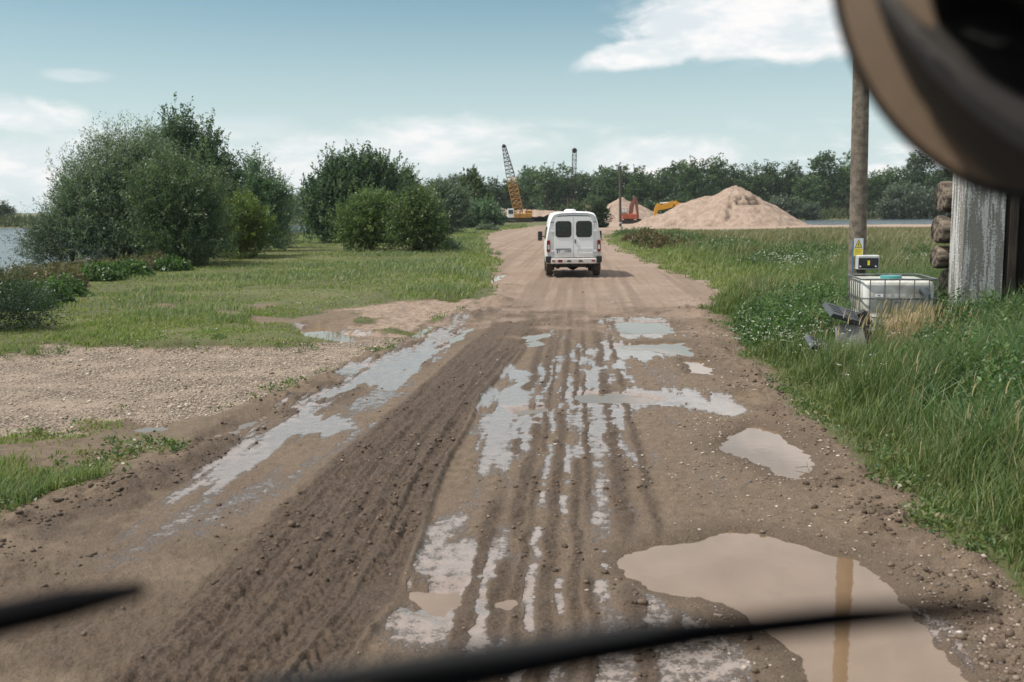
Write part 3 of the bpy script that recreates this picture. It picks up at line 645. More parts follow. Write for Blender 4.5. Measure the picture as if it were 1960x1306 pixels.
# --- left lakeside group
plant('willow_tree', XY(235, 47), [(-1.0, 0, 2.6, 1.9, 1.7, 2.0), (.6, .2, 2.3, 1.9, 1.6, 2.0), (-.4, .2, 4.5, 1.2, 1.2, 1.5), (.9, 0, 4.3, 1.1, 1.2, 1.5), (-1.7, 0, 3.6, 1.0, 1.1, 1.2), (-.3, -.5, 1.2, 2.2, 1.4, 1.0), (1.3, .1, 5.1, .7, .8, 1.0), (-2.2, 0, 2.4, 1.0, 1.0, 1.2)],
      4600, 26, .95, .125, WILLOW, [3, 3, 2, 1], 'largest silvery green willow at the lake edge, feathery shoots against the sky', 'tree', dirb=(.15, 0, .8), aspect=.28, trunks=10, drift=(.3, 0, 0))
plant('willow_tree', XY(125, 47), [(.4, 0, 1.8, 1.6, 1.3, 1.2), (-.6, 0, 1.5, 1.2, 1.1, .9), (.9, .2, 2.5, .9, 1, .9), (-1.2, -.2, .9, .8, .8, .6)],
      1300, 24, .9, .11, WILLOW, [3, 3, 2, .8], 'low willow spreading out over the lake on the far left of the tree group', 'tree', dirb=(-.25, 0, .6), aspect=.28, trunks=7, shell=.4)
plant('willow_tree', XY(345, 45), [(0, 0, 2.1, 1.7, 1.5, 1.9), (.5, -.3, 3.1, 1.4, 1.2, 1.4), (-.7, -.3, 3.2, 1.2, 1.2, 1.2), (.4, -.4, 1.2, 1.6, 1.3, 1.1)],
      2800, 26, .80, .115, [(.085, .135, .075), (.060, .102, .060), (.140, .185, .105), (.19, .225, .15)], [3, 2.5, 2, .8], 'rounded dense green willow in front right of the lakeside tree group', 'tree', dirb=(.1, 0, .6), aspect=.32, trunks=8)
plant('poplar_tree', XY(345, 54), [(0, 0, 4.6, 1.3, 1.2, 2.0), (.1, 0, 6.7, .65, .65, 1.1), (.8, 0, 5.2, .8, .8, 1.3), (-.6, 0, 5.6, .6, .7, 1.2), (0, 0, 2.4, 1.6, 1.4, 1.6)],
      1500, 22, .8, .125, DARKG, [3, 3, 1.5, .5], 'tallest dark poplar whose tip stands highest above the willows', 'tree', dirb=(.05, 0, 1.0), aspect=.6, trunks=7)
plant('poplar_tree', XY(402, 54), [(0, 0, 3.8, 1.1, 1.1, 2.0), (.1, 0, 5.5, .5, .5, 1.5), (.9, 0, 4.2, .7, .7, 1.2), (.4, 0, 2.0, 1.5, 1.3, 1.5)],
      1250, 22, .75, .125, DARKG, [3, 3, 1.5, .5], 'slim dark poplar with a pointed tip at the right edge of the willow group', 'tree', dirb=(.1, 0, 1.0), aspect=.6, trunks=6)
plant('shrub', XY(462, 52), [(0, 0, 1.2, 1.05, 1.0, 1.1), (-.1, 0, 2.4, .8, .8, .9), (.6, 0, 1.8, .7, .7, .8)],
      1100, 20, .5, .10, LIGHTG, [2, 2, 1.5], 'bright yellow green shrub glowing beside the dark willows', 'shrub', aspect=.5)
plant('poplar_tree', XY(495, 62), [(0, 0, 2.0, 1.5, 1.4, 1.7), (-.2, 0, 4.0, .8, .8, 1.2), (.8, 0, 3.3, .9, .9, 1.1), (-.3, 0, 5.2, .35, .35, .7)],
      1300, 22, .75, .13, DARKG, [3, 3, 1.5, .5], 'loose dark young poplar behind the yellow green shrub', 'tree', dirb=(.1, 0, .9), aspect=.5)
plant('willow_shrub', XY(528, 68), [(0, 0, 1.3, 1.2, 1.1, 1.3), (.6, 0, 3.0, .6, .6, .9)],
      700, 20, .7, .12, WILLOW, [2, 2, 2, 1.5], 'small silvery willow shrub in the gap left of the big poplar bush', 'shrub', dirb=(.2, 0, .7), aspect=.3)
# --- middle group
plant('poplar_tree', XY(680, 80), [(0, 0, 3.0, 3.2, 2.4, 2.6), (-.9, 0, 5.0, 1.3, 1.3, 1.6), (.8, 0, 5.2, 1.3, 1.3, 1.5), (2.2, 0, 4.6, 1.1, 1.1, 1.7), (-2.9, 0, 3.2, 1.2, 1.3, 1.6), (-2.4, 0, 1.4, 1.7, 1.4, 1.2), (3.0, 0, 2.6, 1.2, 1.2, 1.4), (-1.9, 0, 4.3, .7, .8, 1.7)],
      3200, 20, 1.0, .19, DARKG, [3, 2.5, 2, .6], 'wide dark many stemmed poplar with upright shoots, tallest of the middle group', 'tree', dirb=(.15, 0, 1.1), aspect=.65, trunks=12, tr=.12)
plant('round_bush', XY(710, 60.5), [(0, 0, 1.5, 1.8, 1.5, 1.4), (.5, -.2, 2.6, 1.0, 1.0, .9), (-1.0, 0, 1.6, 1.0, 1.0, 1.1), (1.3, 0, 1.9, .6, .7, 1.0), (-.4, 0, 2.7, .55, .6, .7)],
      2300, 18, .62, .12, BUSHG, [2, 2.4, 1.5], 'dense rounded dark green bush on the meadow below the wide poplar', 'bush', aspect=.45, zmin=.02)
plant('round_bush', XY(797, 58), [(0, 0, 1.5, 1.35, 1.3, 1.4), (.1, 0, 2.7, .8, .8, .9), (.6, -.2, 1.2, .9, .9, 1.0), (-.6, 0, 2.0, .7, .7, .9)],
      1700, 18, .66, .125, [(.12, .19, .075), (.085, .145, .06), (.18, .24, .105)], [2, 2, 1.6], 'paler leafy bush with ragged top right of the dense dark bush', 'bush', aspect=.5, zmin=.02)
plant('shrub', XY(862, 60), [(0, 0, .25, .55, .5, .35)], 160, 14, .25, .10, DARKG, [2, 2, 1, 0.2], 'small low dark shrub at the foot of the pale leafy bush', 'shrub', trunks=2, tr=.02)
plant('poplar_tree', XY(775, 86), [(0, 0, 3.4, .9, .9, 2.0), (.2, 0, 5.0, .35, .4, .9)], 600, 18, .8, .17, DARKG, [3, 3, 1.5, .5], 'narrow dark poplar leaning out right behind the wide poplar', 'tree', dirb=(.3, 0, 1), aspect=.6)
plant('willow_tree', XY(852, 112), [(0, 0, 2.2, 2.0, 1.8, 2.2), (-.5, 0, 4.2, 1.2, 1.2, 1.3), (1.0, 0, 3.6, 1.2, 1.1, 1.2)], 1500, 20, 1.1, .22, [(.085, .115, .085), (.055, .085, .060), (.17, .20, .165)], [2, 2, 1.6], 'wind blown silver willow behind the pale leafy bush', 'tree', dirb=(.45, 0, .7), aspect=.3)
plant('birch_tree', XY(905, 195), [(0, 0, 4.2, 3.2, 2.6, 3.6), (-.2, 0, 7.2, 1.7, 1.6, 2.4), (.2, 0, 9.0, .8, .8, 1.4)], 1500, 16, 1.2, .40, [(.10, .145, .055), (.075, .115, .048), (.13, .17, .065)], [2, 2, 1], 'tall yellowish green tree left of the yellow crane', 'tree', dirb=(.2, 0, .9))
plant('round_bush', XY(923, 168), [(0, 0, 2.0, 2.6, 2.2, 2.0), (1.9, 0, 1.6, 1.6, 1.5, 1.6), (-1.7, 0, 1.7, 1.6, 1.5, 1.7)], 1500, 16, .8, .32, DARKG, [2, 2.2, 1.4, .8], 'dark rounded bush behind the rusty brown hut', 'bush')
plant('shrub', XY(892, 150), [(0, 0, .9, 1.3, 1.2, 1.0)], 350, 14, .6, .28, [(.05, .08, .045), (.035, .06, .035)], [1, 1], 'dark shrub between the silver willow and the bush by the hut', 'shrub', trunks=3)
plant('shrub', XY(935, 132), [(0, 0, .25, 1.2, .8, .45), (-.9, 0, .2, .7, .6, .4)], 420, 12, .3, .16, [(.17, .20, .16), (.12, .15, .11)], [1, 1], 'low pale grey green shrub in front of the rusty hut', 'shrub', trunks=2, tr=.03)
plant('shrub', XY(1145, 150), [(0, 0, 1.6, 1.3, 1.2, 1.7), (.5, 0, 2.8, .6, .6, .8)], 700, 16, .7, .25, [(.06, .10, .045), (.045, .075, .04)], [1, 1], 'dark green bush right behind the white van', 'bush')
plant('shrub', XY(1108, 240), [(0, 0, 2.2, 3.0, 2.0, 2.0)], 500, 14, .9, .40, [(.10, .14, .06), (.08, .115, .055)], [1, 1], 'light green bushes seen above the roof of the white van', 'bush')
# --- near left corner
plant('willow_shrub', XY(5, 19.5, 560), [(-.3, 0, .45, .9, .7, .55), (.35, .1, .35, .5, .5, .4), (-1.0, 0, .6, .7, .7, .6)], 700, 22, .42, .075, [(.045, .080, .05), (.030, .058, .038), (.07, .105, .07)], [2, 2, 1], 'dark willow shrub in the lower left by the water, narrow leaves', 'shrub', dirb=(.1, 0, .9), aspect=.22, trunks=5, tr=.02)

# ------------------------------------------------------------------ far tree line
def far_proto(seed, tall, wide, n=520, openness=.5):
    lob = []
    rs = np.random.default_rng(seed)
    lob.append((0, 0, tall*.30, wide*.95, wide*.8, tall*.28))
    for k in range(7):
        a = rs.uniform(0, 6.28); r = rs.uniform(.2, .62)*wide
        lob.append((r*math.cos(a), r*math.sin(a), tall*rs.uniform(.42, .80), wide*rs.uniform(.30, .5), wide*.4, tall*rs.uniform(.10, .17)))
    lob.append((rs.uniform(-.2, .2)*wide, 0, tall*.84, wide*.42, wide*.4, tall*.12))
    L = Leaf(); L.add(*shoots(lob, n, 12, 1.7, .62, [(.072, .118, .054), (.054, .092, .046), (.110, .155, .070)], [2, 2, 1.3], dirb=(0, 0, .35), spread=.45, aspect=.7, shell=openness, zmin=.3))
    mb = MB(); branches(mb, (0, 0, -.3), [(l[0], l[1], l[2]) for l in lob[1:]], .30, 2)
    return L, mb
PROT = []
for k, (ht, wd) in enumerate([(18, 5.2), (18, 4.4), (18, 6.2), (18, 3.8), (18, 5.6)]):
    L, mb = far_proto(50+k, ht, wd, n=560 if k != 3 else 330)
    PROT.append((np.vstack(L.V), np.vstack(L.F), np.vstack(L.C), mb))
crowns = [None]*5; trunks_ = [None]*5
def far_tree(px, top, dist, kind, label, name='broadleaf_tree', wide=1.0, group='trees of the far tree line', cat='tree', rz=None):
    x, y = XY(px, dist); hz = 409-(px-980)*math.tan(ROLL); z0 = hgt(x, y)
    H = (hz-top)/FPX*y+CH-z0; t = empty(name, (x, y, z0-.2), random.uniform(0, 6) if rz is None else rz, label, cat, group)
    s = H/18.0; t.scale = (s**.5*wide, s**.5*wide, s)
    V, F, C, mb = PROT[kind]
    if crowns[kind] is None:
        crowns[kind] = bigmesh('crown', V, F, M_leaf, t, cols=C); trunks_[kind] = mb.build('trunk', M_bark, t, True)
    else:
        for o in (crowns[kind], trunks_[kind]):
            c = o.copy(); COL.objects.link(c); c.parent = t
    return t
LINE = [(812, 352, 3, 'far tree line tree just right of the silver willow, lowest crown there'), (838, 342, 0, 'rounded dark tree in the far line above the silver willow'), (872, 336, 4, 'broad dark tree in the far line left of the yellowish tree'),
 (945, 343, 1, 'dark tree in the far line just left of the crane boom'), (975, 344, 0, 'low dark tree directly behind the foot of the yellow boom'), (1012, 323, 4, 'tall dark tree right beside the yellow crane boom'),
 (1045, 316, 3, 'open crowned tall tree above the left side of the van roof'), (1078, 315, 2, 'broad tall tree directly behind the black lattice mast'), (1112, 332, 0, 'dark tree just right of the black lattice mast'),
 (1136, 372, 3, 'low tree in the notch of the far line between mast and wooden pole'), (1160, 322, 4, 'wide rounded tree left of the wooden pole'), (1190, 318, 0, 'tall tree directly behind the wooden pole'),
 (1222, 322, 1, 'tree in the far line right of the wooden pole, above the red excavator'), (1262, 328, 2, 'dark tree above the yellow excavator arm'), (1298, 312, 4, 'rounded tree left of the sand heap summit, second from it'),
 (1330, 306, 0, 'tree with uneven top left above the big sand heap'), (1366, 299, 3, 'airy tree with gaps, highest above the left shoulder of the sand heap'), (1402, 318, 1, 'tree directly above the sand heap summit'),
 (1440, 314, 2, 'dark wide tree right of the sand heap summit'), (1476, 309, 3, 'tree with thin bare top twigs above the right slope of the heap'), (1512, 314, 1, 'tree above the right foot of the big sand heap'),
 (1545, 336, 0, 'lower tree in the dip between heap and concrete pole'), (1582, 295, 4, 'tall dark tree left of the concrete pole'), (1622, 294, 2, 'massive dark tree behind the near concrete pole'),
 (1668, 330, 1, 'lower tree right next to the near concrete pole'), (1702, 322, 0, 'dark tree between the concrete pole and the round mirror'), (1745, 296, 4, 'tall dark tree reaching up to the mirror edge'),
 (1790, 330, 1, 'dark tree behind the upper log ends'), (1840, 320, 2, 'far tree partly hidden by the peeling concrete post'), (1895, 320, 0, 'far tree behind the concrete post and mirror'), (1950, 318, 4, 'rightmost far tree, behind the steel beams')]
for i, (px, top, k, lb) in enumerate(LINE):
    far_tree(px, top, 312+8*((i*7) % 3), k, lb, wide=1.12)
# trees on the far left shores
far_tree(2, 383, 330, 2, 'dark tree on the far lake shore at the left edge', group=None, wide=1.2)
far_tree(-30, 390, 330, 0, 'dark tree on the far lake shore cut by the left edge', group=None, wide=1.2)
for px, top, k, lb in ((555, 372, 4, 'distant tree seen in the gap left of the wide poplar'), (588, 376, 1, 'distant tree partly behind the left side of the wide poplar'), (535, 377, 2, 'distant tree behind the small silvery willow shrub')):
    far_tree(px, top, 330, k, lb, group='distant trees beyond the lake', wide=1.3)
# second rank: a wood that reads as one mass
V0, F0, C0, _ = PROT[4]; wv = []; wf = []; wc = []; nn = 0
for px in list(range(770, 2080, 34))+[500, 540, 580, 620, 660]:
    x, y = XY(px+random.uniform(-8, 8), 350+random.uniform(-6, 12)); s = random.uniform(.55, .78)*(1.0 if px > 990 else .8)*(.55 if px < 700 else 1); a = random.uniform(0, 6.28)
    V = V0*np.array([1.15, 1.15, s]); V = np.stack([V[:, 0]*math.cos(a)-V[:, 1]*math.sin(a)+x, V[:, 0]*math.sin(a)+V[:, 1]*math.cos(a)+y, V[:, 2]+hgt(x, y)], -1)
    wv.append(V); wf.append(F0+nn); wc.append(C0*.95); nn += len(V)
o = bigmesh('wood', np.vstack(wv), np.vstack(wf), M_leaf, cols=np.vstack(wc)); tag(o, 'dense dark wood that closes the view behind the far tree line', 'wood', kind='stuff')
# silver willows and bushes on the far bank, right
SB = [(1497, 377, 285, 1.15, 'silver grey round willow right behind the sand heap slope', 'silver'), (1552, 388, 285, .8, 'smaller grey willow bush right of the silver round willow', 'silver'),
      (1725, 352, 290, .95, 'silver willow right of the concrete pole, first of three', 'silver'), (1757, 362, 285, .9, 'middle silver willow between concrete pole and log ends', 'silver'), (1786, 366, 282, .9, 'silver willow touching the log ends', 'silver'),
      (1700, 382, 283, .9, 'low grey green bush just right of the concrete pole', 'silver'), (1815, 375, 285, 1, 'silver willow hidden partly by log ends', 'silver'),
      (1010, 390, 296, .7, 'dark bush beside the crane on the far bank', 'dark'), (1075, 396, 296, .9, 'round green bush left of the van roof on the far bank', 'dark'), (1130, 392, 296, .9, 'round green bush on the far bank right of the black mast', 'dark'),
      (1238, 386, 265, 1.1, 'dark bush behind the small sand heap', 'dark'), (1285, 378, 262, 1.1, 'green bush directly behind the yellow excavator arm', 'dark'), (1660, 395, 300, 1.5, 'dark bush behind the foot of the concrete pole', 'dark')]
L = Leaf(); L.add(*shoots([(0, 0, 2.6, 2.9, 2.4, 2.6), (1.2, 0, 4.4, 1.5, 1.4, 1.4), (-1.2, 0, 4.0, 1.5, 1.4, 1.3)], 420, 12, 1.2, .5, [(.15, .18, .145), (.10, .13, .10), (.075, .10, .07)], [2, 2, 1.5], dirb=(.3, 0, .5), spread=.3, aspect=.5))
L2 = Leaf(); L2.add(*shoots([(0, 0, 2.4, 3.2, 2.6, 2.4), (.9, 0, 4.2, 1.8, 1.6, 1.4)], 420, 12, 1.1, .5, [(.06, .09, .045), (.045, .072, .04)], [2, 2], dirb=(.1, 0, .5), spread=.3, aspect=.6))
first = {}
for px, top, dist, wd, lb, kd in SB:
    x, y = XY(px, dist); z0 = hgt(x, y); hz = 409-(px-980)*math.tan(ROLL); H = (hz-top)/FPX*y+CH-z0
    t = empty('willow_bush' if kd == 'silver' else 'bush', (x, y, z0-.1), random.uniform(-.4, .4), lb, 'bush', 'bushes on the far bank'); s = max(.4, H/6.2); t.scale = (s*wd, s*wd, s)
    if kd not in first: first[kd] = (L if kd == 'silver' else L2).build('crown', t)
    else: c = first[kd].copy(); COL.objects.link(c); c.parent = t
# reeds along the far banks
g = Acc(); 
x = rng.uniform(-330, 190, 60000); y = rng.uniform(278, 320, 60000); M = masks(x, y); k = (M['ll'] > .5) & (M['ll'] < 13) & (M['grass'] > .3)
x, y, h = x[k], y[k], M['h'][k]; g.add(*blades(x, y, h-.1, rng.uniform(1.0, 2.6, len(x)), np.full(len(x), .5), palette(len(x), [(.085, .115, .055), (.065, .095, .045), (.12, .13, .07)], [1, 1, .5]), 2, .25))
g.build('reeds', M_grass, 'green reeds and scrub lining the far banks of the water', 'reeds')

# ------------------------------------------------------------------ heaps of sand
def sand_mat():
    m = bpy.data.materials.new('sand'); m.use_nodes = True; t = NT(m.node_tree); b = t.n['Principled BSDF']
    pos = t.new('ShaderNodeNewGeometry').outputs['Position']; damp = t.new('ShaderNodeAttribute', attribute_name='damp').outputs['Fac']
    c = t.mix(t.mr(t.noise(pos, .9, 6, .65), .35, .65), (.265, .198, .156), (.35, .270, .218)); c = t.mix(t.mr(t.noise(pos, 4, 5, .7), .52, .68), c, (.20, .14, .105))
    c = t.mix(damp, c, (.085, .062, .047)); t.put(b.inputs['Base Color'], c); b.inputs['Roughness'].default_value = .95; b.inputs['Specular IOR Level'].default_value = .1
    bp = t.new('ShaderNodeBump'); bp.inputs['Strength'].default_value = .7; bp.inputs['Distance'].default_value = .12
    t.put(bp.inputs['Height'], t.noise(pos, 2.5, 8, .7)); t.l.new(bp.outputs[0], b.inputs['Normal']); return m
M_sand = sand_mat()
def heap(name, cones, x0, x1, y0, y1, step, label, damp=None, seed=3, k=.5):
    xs = np.arange(x0, x1, step); ys = np.arange(y0, y1, step); X, Y = np.meshgrid(xs, ys); xx = X.ravel(); yy = Y.ravel()
    z = np.full(xx.shape, -9.0)
    for cx, cy, hh, sl, rn in cones:
        d = np.sqrt((xx-cx)**2+(yy-cy)**2)*(1+.10*vn(np.arctan2(yy-cy, xx-cx)*2.2, xx*0+cx, seed)); zz = hh-sl*(np.sqrt(d*d+rn*rn)-rn)
        z = np.log(np.exp(z/k)+np.exp(zz/k))*k
    rill = fbm(np.arctan2(yy-cones[0][1], xx-cones[0][0])*9, np.hypot(xx-cones[0][0], yy-cones[0][1])*.15, 1, 3, seed+4)
    z = z+.55*fbm(xx, yy, .25, 4, seed)+.30*fbm(xx, yy, 1.1, 4, seed+1)+.30*rill
    dm = damp(xx, yy, z) if damp else np.zeros_like(xx)
    if damp: z = z-.35*dm
    hb = -.3; k_ = z > hb; n_x = len(xs); I_, J_ = np.meshgrid(np.arange(len(ys)-1), np.arange(n_x-1), indexing='ij')
    F = np.stack([I_*n_x+J_, I_*n_x+J_+1, (I_+1)*n_x+J_+1, (I_+1)*n_x+J_], -1).reshape(-1, 4); F = F[k_[F].any(1)]
    z = np.maximum(z, hb-.2); idx, inv = np.unique(F, return_inverse=True)
    o = bigmesh(name, np.stack([xx, yy, z], -1)[idx], inv.reshape(F.shape), M_sand, smooth=True, attrs={'damp': dm[idx]}); return tag(o, label, 'sand heap')
bx, by = XY(1405, 149)
def scar(x, y, z):                            # where the loader has cut into damp sand
    a = ss(z, 3.0, 3.5)*ss(z, 4.6, 4.1)*ss(x, bx-1.2, bx-.6)*ss(x, bx+3.4, bx+2.6); b_ = np.exp(-((x-(bx-1.3-.55*(3.6-z)))/.30)**2)*ss(z, 3.6, 3.2)*ss(z, .6, 1.4)
    return np.clip(np.maximum(a, b_*.9), 0, 1)*(y < by)*ss(fbm(x, z, 1.6, 4, 19), -.55, -.05)
heap('sand_heap', [(bx, by, 5.7, .64, 1.3), (bx-4.8, by+1, 4.3, .58, 1.2), (bx-9.2, by, 2.2, .40, 1.2), (bx+4.6, by+.5, 3.0, .55, .6), (bx+1, by-4, 2.6, .55, 1)], bx-18, bx+14, by-14, by+12, .16,
     'largest heap of pale reddish sand, rising beyond the field', scar, 3)
b2x, b2y = XY(1190, 205)
heap('sand_heap', [(b2x, b2y, 5.1, .62, .5), (b2x+3.8, b2y, 3.2, .55, .8)], b2x-10, b2x+13, b2y-10, b2y+10, .3, 'smaller pointed sand heap behind the red excavator', None, 11)
b3x, b3y = XY(1012, 292)
heap('sand_bank', [(b3x-8, b3y, 3.6, .35, 1.5), (b3x, b3y+2, 3.1, .22, 3), (b3x+7, b3y, 2.4, .2, 3), (b3x+14, b3y, 1.6, .2, 2)], b3x-22, b3x+28, b3y-8, b3y+12, .5, 'long low bank of excavated sand behind the yellow crane', None, 17)

# ------------------------------------------------------------------ paints and other materials
M_white = mat('white_paint', (.80, .81, .82), .28, var=.05, vscale=2); M_black = mat('black_plastic', (.018, .018, .02), .5, bump=.15, bscale=60)
M_tyre = mat('tyre', (.045, .036, .030), .9, bump=.6, bscale=30, col2=(.09, .07, .055)); M_glass = mat('dark_glass', (.020, .028, .032), .06, var=.2, spec=.8)
M_red = mat('red_lens', (.24, .012, .012), .15); M_clear = mat('clear_lens', (.75, .72, .70), .12); M_plate = mat('plate', (.75, .76, .76), .4, var=.04); M_blue = mat('plate_blue', (.03, .16, .30), .4)
M_chas = mat('chassis', (.020, .018, .016), .85, bump=.4, var=.5); M_rubber = mat('rubber_seal', (.02, .02, .022), .6)
M_yellow = mat('yellow_paint', (.50, .24, .03), .5, col2=(.30, .14, .03), vscale=1.4, bump=.2); M_yel2 = mat('excavator_yellow', (.68, .33, .02), .4, var=.15); M_orange = mat('orange_paint', (.48, .10, .045), .55, col2=(.30, .075, .04), vscale=2)
M_dsteel = mat('dark_steel', (.045, .035, .028), .7, metal=.3, var=.5); M_rust = mat('rust', (.22, .075, .03), .85, col2=(.12, .045, .022), vscale=5, bump=.4, stretch=(1, 1, .25))
M_conc = mat('concrete', (.205, .170, .135), .95, col2=(.105, .088, .070), vscale=9, bump=.9, bscale=45); M_galv = mat('galvanised', (.22, .24, .24), .45, metal=.7, var=.4, vscale=12)

# ------------------------------------------------------------------ white van seen from behind
VX, VY = XY(1098, 35.2)
van = empty('van', (VX, VY, .03), R(-1.0), 'white high roofed van driving away along the dirt road, seen from behind', 'van')
def vsec(y, zb, zt, wb, ww, wt, k=1.0):       # one cross-section of the body
    r = [(-wb, zb), (-wb-.01, zb+.12), (-ww, .95), (-ww+.01, 1.25), (-wt-.035, 1.95*k), (-wt+.02, zt-.16), (-wt+.10, zt-.06), (-wt+.28, zt-.01), (0, zt+.015)]
    r2 = [(-a, b) for a, b in r[-2::-1]]
    return [(a, y, b) for a, b in r+r2]
def van_paint():
    m = bpy.data.materials.new('van_paint'); m.use_nodes = True; t = NT(m.node_tree); b = t.n['Principled BSDF']; o_ = t.new('ShaderNodeTexCoord').outputs['Object']
    z = t.new('ShaderNodeSeparateXYZ'); t.l.new(o_, z.inputs[0]); n = t.noise(o_, 7, 6, .7)
    f = t.mr(t.math('ADD', z.outputs[2], t.math('MULTIPLY', n, .7)), 1.45, .80, 0, .62)
    t.put(b.inputs['Base Color'], t.mix(f, (.80, .81, .82), (.42, .35, .29))); t.put(b.inputs['Roughness'], t.fmix(f, .26, .8)); return m
M_van = van_paint()
b = MB(); b.loft([vsec(.05, .66, 2.22, .86, .93, .755), vsec(0.0, .62, 2.25, .90, .96, .78), vsec(.10, .58, 2.28, .93, .985, .81), vsec(.6, .42, 2.30, .95, 1.0, .84), vsec(2.9, .42, 2.30, .95, 1.0, .84), vsec(3.5, .42, 2.20, .95, .99, .80, .97), vsec(4.1, .42, 1.55, .93, .96, .74, .7), vsec(4.6, .45, 1.28, .86, .88, .66, .6), vsec(4.8, .5, 1.1, .78, .80, .6, .52)])
van_body = b.build('body', M_van, van, smooth=True)
b = MB(); b.tube([(-.80, .0, 1.93), (-.66, -.006, 1.94), (-.60, -.008, 2.10), (-.50, -.012, 2.145), (0, -.014, 2.165), (.50, -.012, 2.145), (.60, -.008, 2.10), (.66, -.006, 1.94), (.80, 0, 1.93)], .013, 6); b.build('roof_seam', M_rubber, van)
def rrect(x0, z0, x1, z1, r, n=5):
    P = []
    for cx, cz, a0 in ((x1-r, z1-r, 0), (x0+r, z1-r, 90), (x0+r, z0+r, 180), (x1-r, z0+r, 270)):
        P += [(cx+r*math.cos(R(a0+90*i/n)), cz+r*math.sin(R(a0+90*i/n))) for i in range(n+1)]
    return P
for sgn in (-1, 1):
    d = MB(); x0, x1 = (-.70, -.006) if sgn < 0 else (.006, .70)
    prof = [(x0, .70), (x1, .70), (x1, 2.13), (x0*.86 if sgn < 0 else x0, 2.11 if sgn < 0 else 2.13), (x0 if sgn < 0 else x0, 1.9 if sgn < 0 else 2.13)]
    if sgn > 0: prof = [(x0, .70), (x1, .70), (x1, 1.9), (x1*.86, 2.11), (x0, 2.13)]
    d.prism(prof, .03, Matrix.Translation((0, -.022, 0))); door = d.build('rear_door', M_van, van, bevel=.006)
    w0, w1 = (-.64, -.08) if sgn < 0 else (.08, .64)
    s_ = MB(); s_.prism(rrect(w0, 1.40, w1, 1.97, .11), .012, Matrix.Translation((0, -.031, 0))); s_.build('window_seal', M_rubber, door)
    s_ = MB(); s_.prism(rrect(w0+.025, 1.425, w1-.025, 1.945, .09), .008, Matrix.Translation((0, -.036, 0))); s_.build('window', M_glass, door)
    for zz in (1.62, .92):
        hb = MB(); xx = -.755 if sgn < 0 else .755; hb.rbox((xx-.05, -.035, zz-.025), (xx+.05, -.005, zz+.025), .006); hb.build('hinge', M_white, door)
    if sgn > 0:
        s_ = MB(); s_.rbox((.035, -.055, 1.19), (.07, -.022, 1.33), .006); s_.build('door_handle', M_black, door)
        s_ = MB(); 
        for a_, b_ in (((.09, -.032, .83), (.66, -.022, .842)), ((.09, -.032, 1.0), (.66, -.022, 1.012)), ((.09, -.032, .842), (.102, -.022, 1.0)), ((.648, -.032, .842), (.66, -.022, 1.0))): s_.box(a_, b_)
        s_.build('panel_rib', M_white, door)
    else:
        s_ = MB(); s_.rbox((-.61, -.040, .845), (-.11, -.023, .975), .004); pl = s_.build('number_plate', M_plate, door)
        s_ = MB(); s_.box((-.605, -.043, .85), (-.555, -.0405, .97)); s_.build('plate_band', M_blue, door)
        s_ = MB(); s_.rbox((-.63, -.06, .985), (-.10, -.022, 1.005), .004); s_.build('plate_lamp_bar', M_black, door)
def text_mesh(s, size, mat_, parent, loc, rot, name='lettering', ext=.001):
    cu = bpy.data.curves.new('t', 'FONT'); cu.body = s; cu.size = size; cu.extrude = ext; cu.align_x = 'CENTER'; cu.align_y = 'CENTER'
    to = bpy.data.objects.new('t', cu); me = bpy.data.meshes.new_from_object(to); me.name = name; me.materials.clear(); me.materials.append(mat_)
    bpy.data.objects.remove(to); o = link(bpy.data.objects.new(name, me), parent); o.location = loc; o.rotation_euler = rot; return o
for s_, x_ in (('F', -.50), ('1094', -.22)): text_mesh(s_, .125, M_black, van, (x_, -.044, .908), (R(90), 0, 0))
for sgn in (-1, 1):
    b = MB(); b.rbox((sgn*.885-.055, -.03, .90), (sgn*.885+.055, .08, 1.30), .012); tl = b.build('tail_light', M_red, van)
    b = MB(); b.rbox((sgn*.885-.035, -.036, .99), (sgn*.885+.035, -.028, 1.15), .01); b.build('reversing_lens', M_clear, tl)
    b = MB(); b.rbox((sgn*.89-.10, -.07, .52), (sgn*.89+.10, .25, .74), .02); b.build('bumper_corner', M_black, van)
    b = MB(); b.box((sgn*.83-.16, .55, .22), (sgn*.83+.16, .57, .50)); b.build('mud_flap', M_black, van)
b = MB(); b.rbox((-.80, -.10, .475), (.80, .06, .66), .02); bump = b.build('bumper', M_van, van)
for x0, x1, z0, z1, m_ in ((-.77, -.66, .555, .60, M_red), (-.56, -.41, .53, .62, M_red), (.62, .75, .555, .60, M_red)):
    b = MB(); b.rbox((x0, -.112, z0), (x1, -.098, z1), .004); b.build('reflector', m_, bump)
for xx in (-.17, .24):
    b = MB(); b.prism([(xx+.085*math.cos(R(a)), .545+.06*math.sin(R(a))) for a in range(0, 181, 20)], .012, Matrix.Translation((0, -.108, 0))); b.build('step_pad', M_chas, bump)
for y0 in (.85, 3.75):
    for sgn in (-1, 1):
        b = MB(); b.tube([(sgn*.97, y0, .35), (sgn*.95, y0, .35), (sgn*.74, y0, .35), (sgn*.72, y0, .35)], [.31, .35, .35, .31], 28); wh = b.build('wheel', M_tyre, van, smooth=True)
        b = MB(); b.tube([(sgn*.98, y0, .35), (sgn*.955, y0, .35)], [.15, .21], 20); b.build('rim', M_galv, wh)
b = MB(); b.box((-.70, .1, .40), (.70, 4.4, .47)); b.prism([(-.62, .42), (-.50, .34), (-.25, .33), (-.10, .24), (0, .20), (.10, .24), (.25, .33), (.50, .34), (.62, .42)], .10, Matrix.Translation((0, .8, 0)))
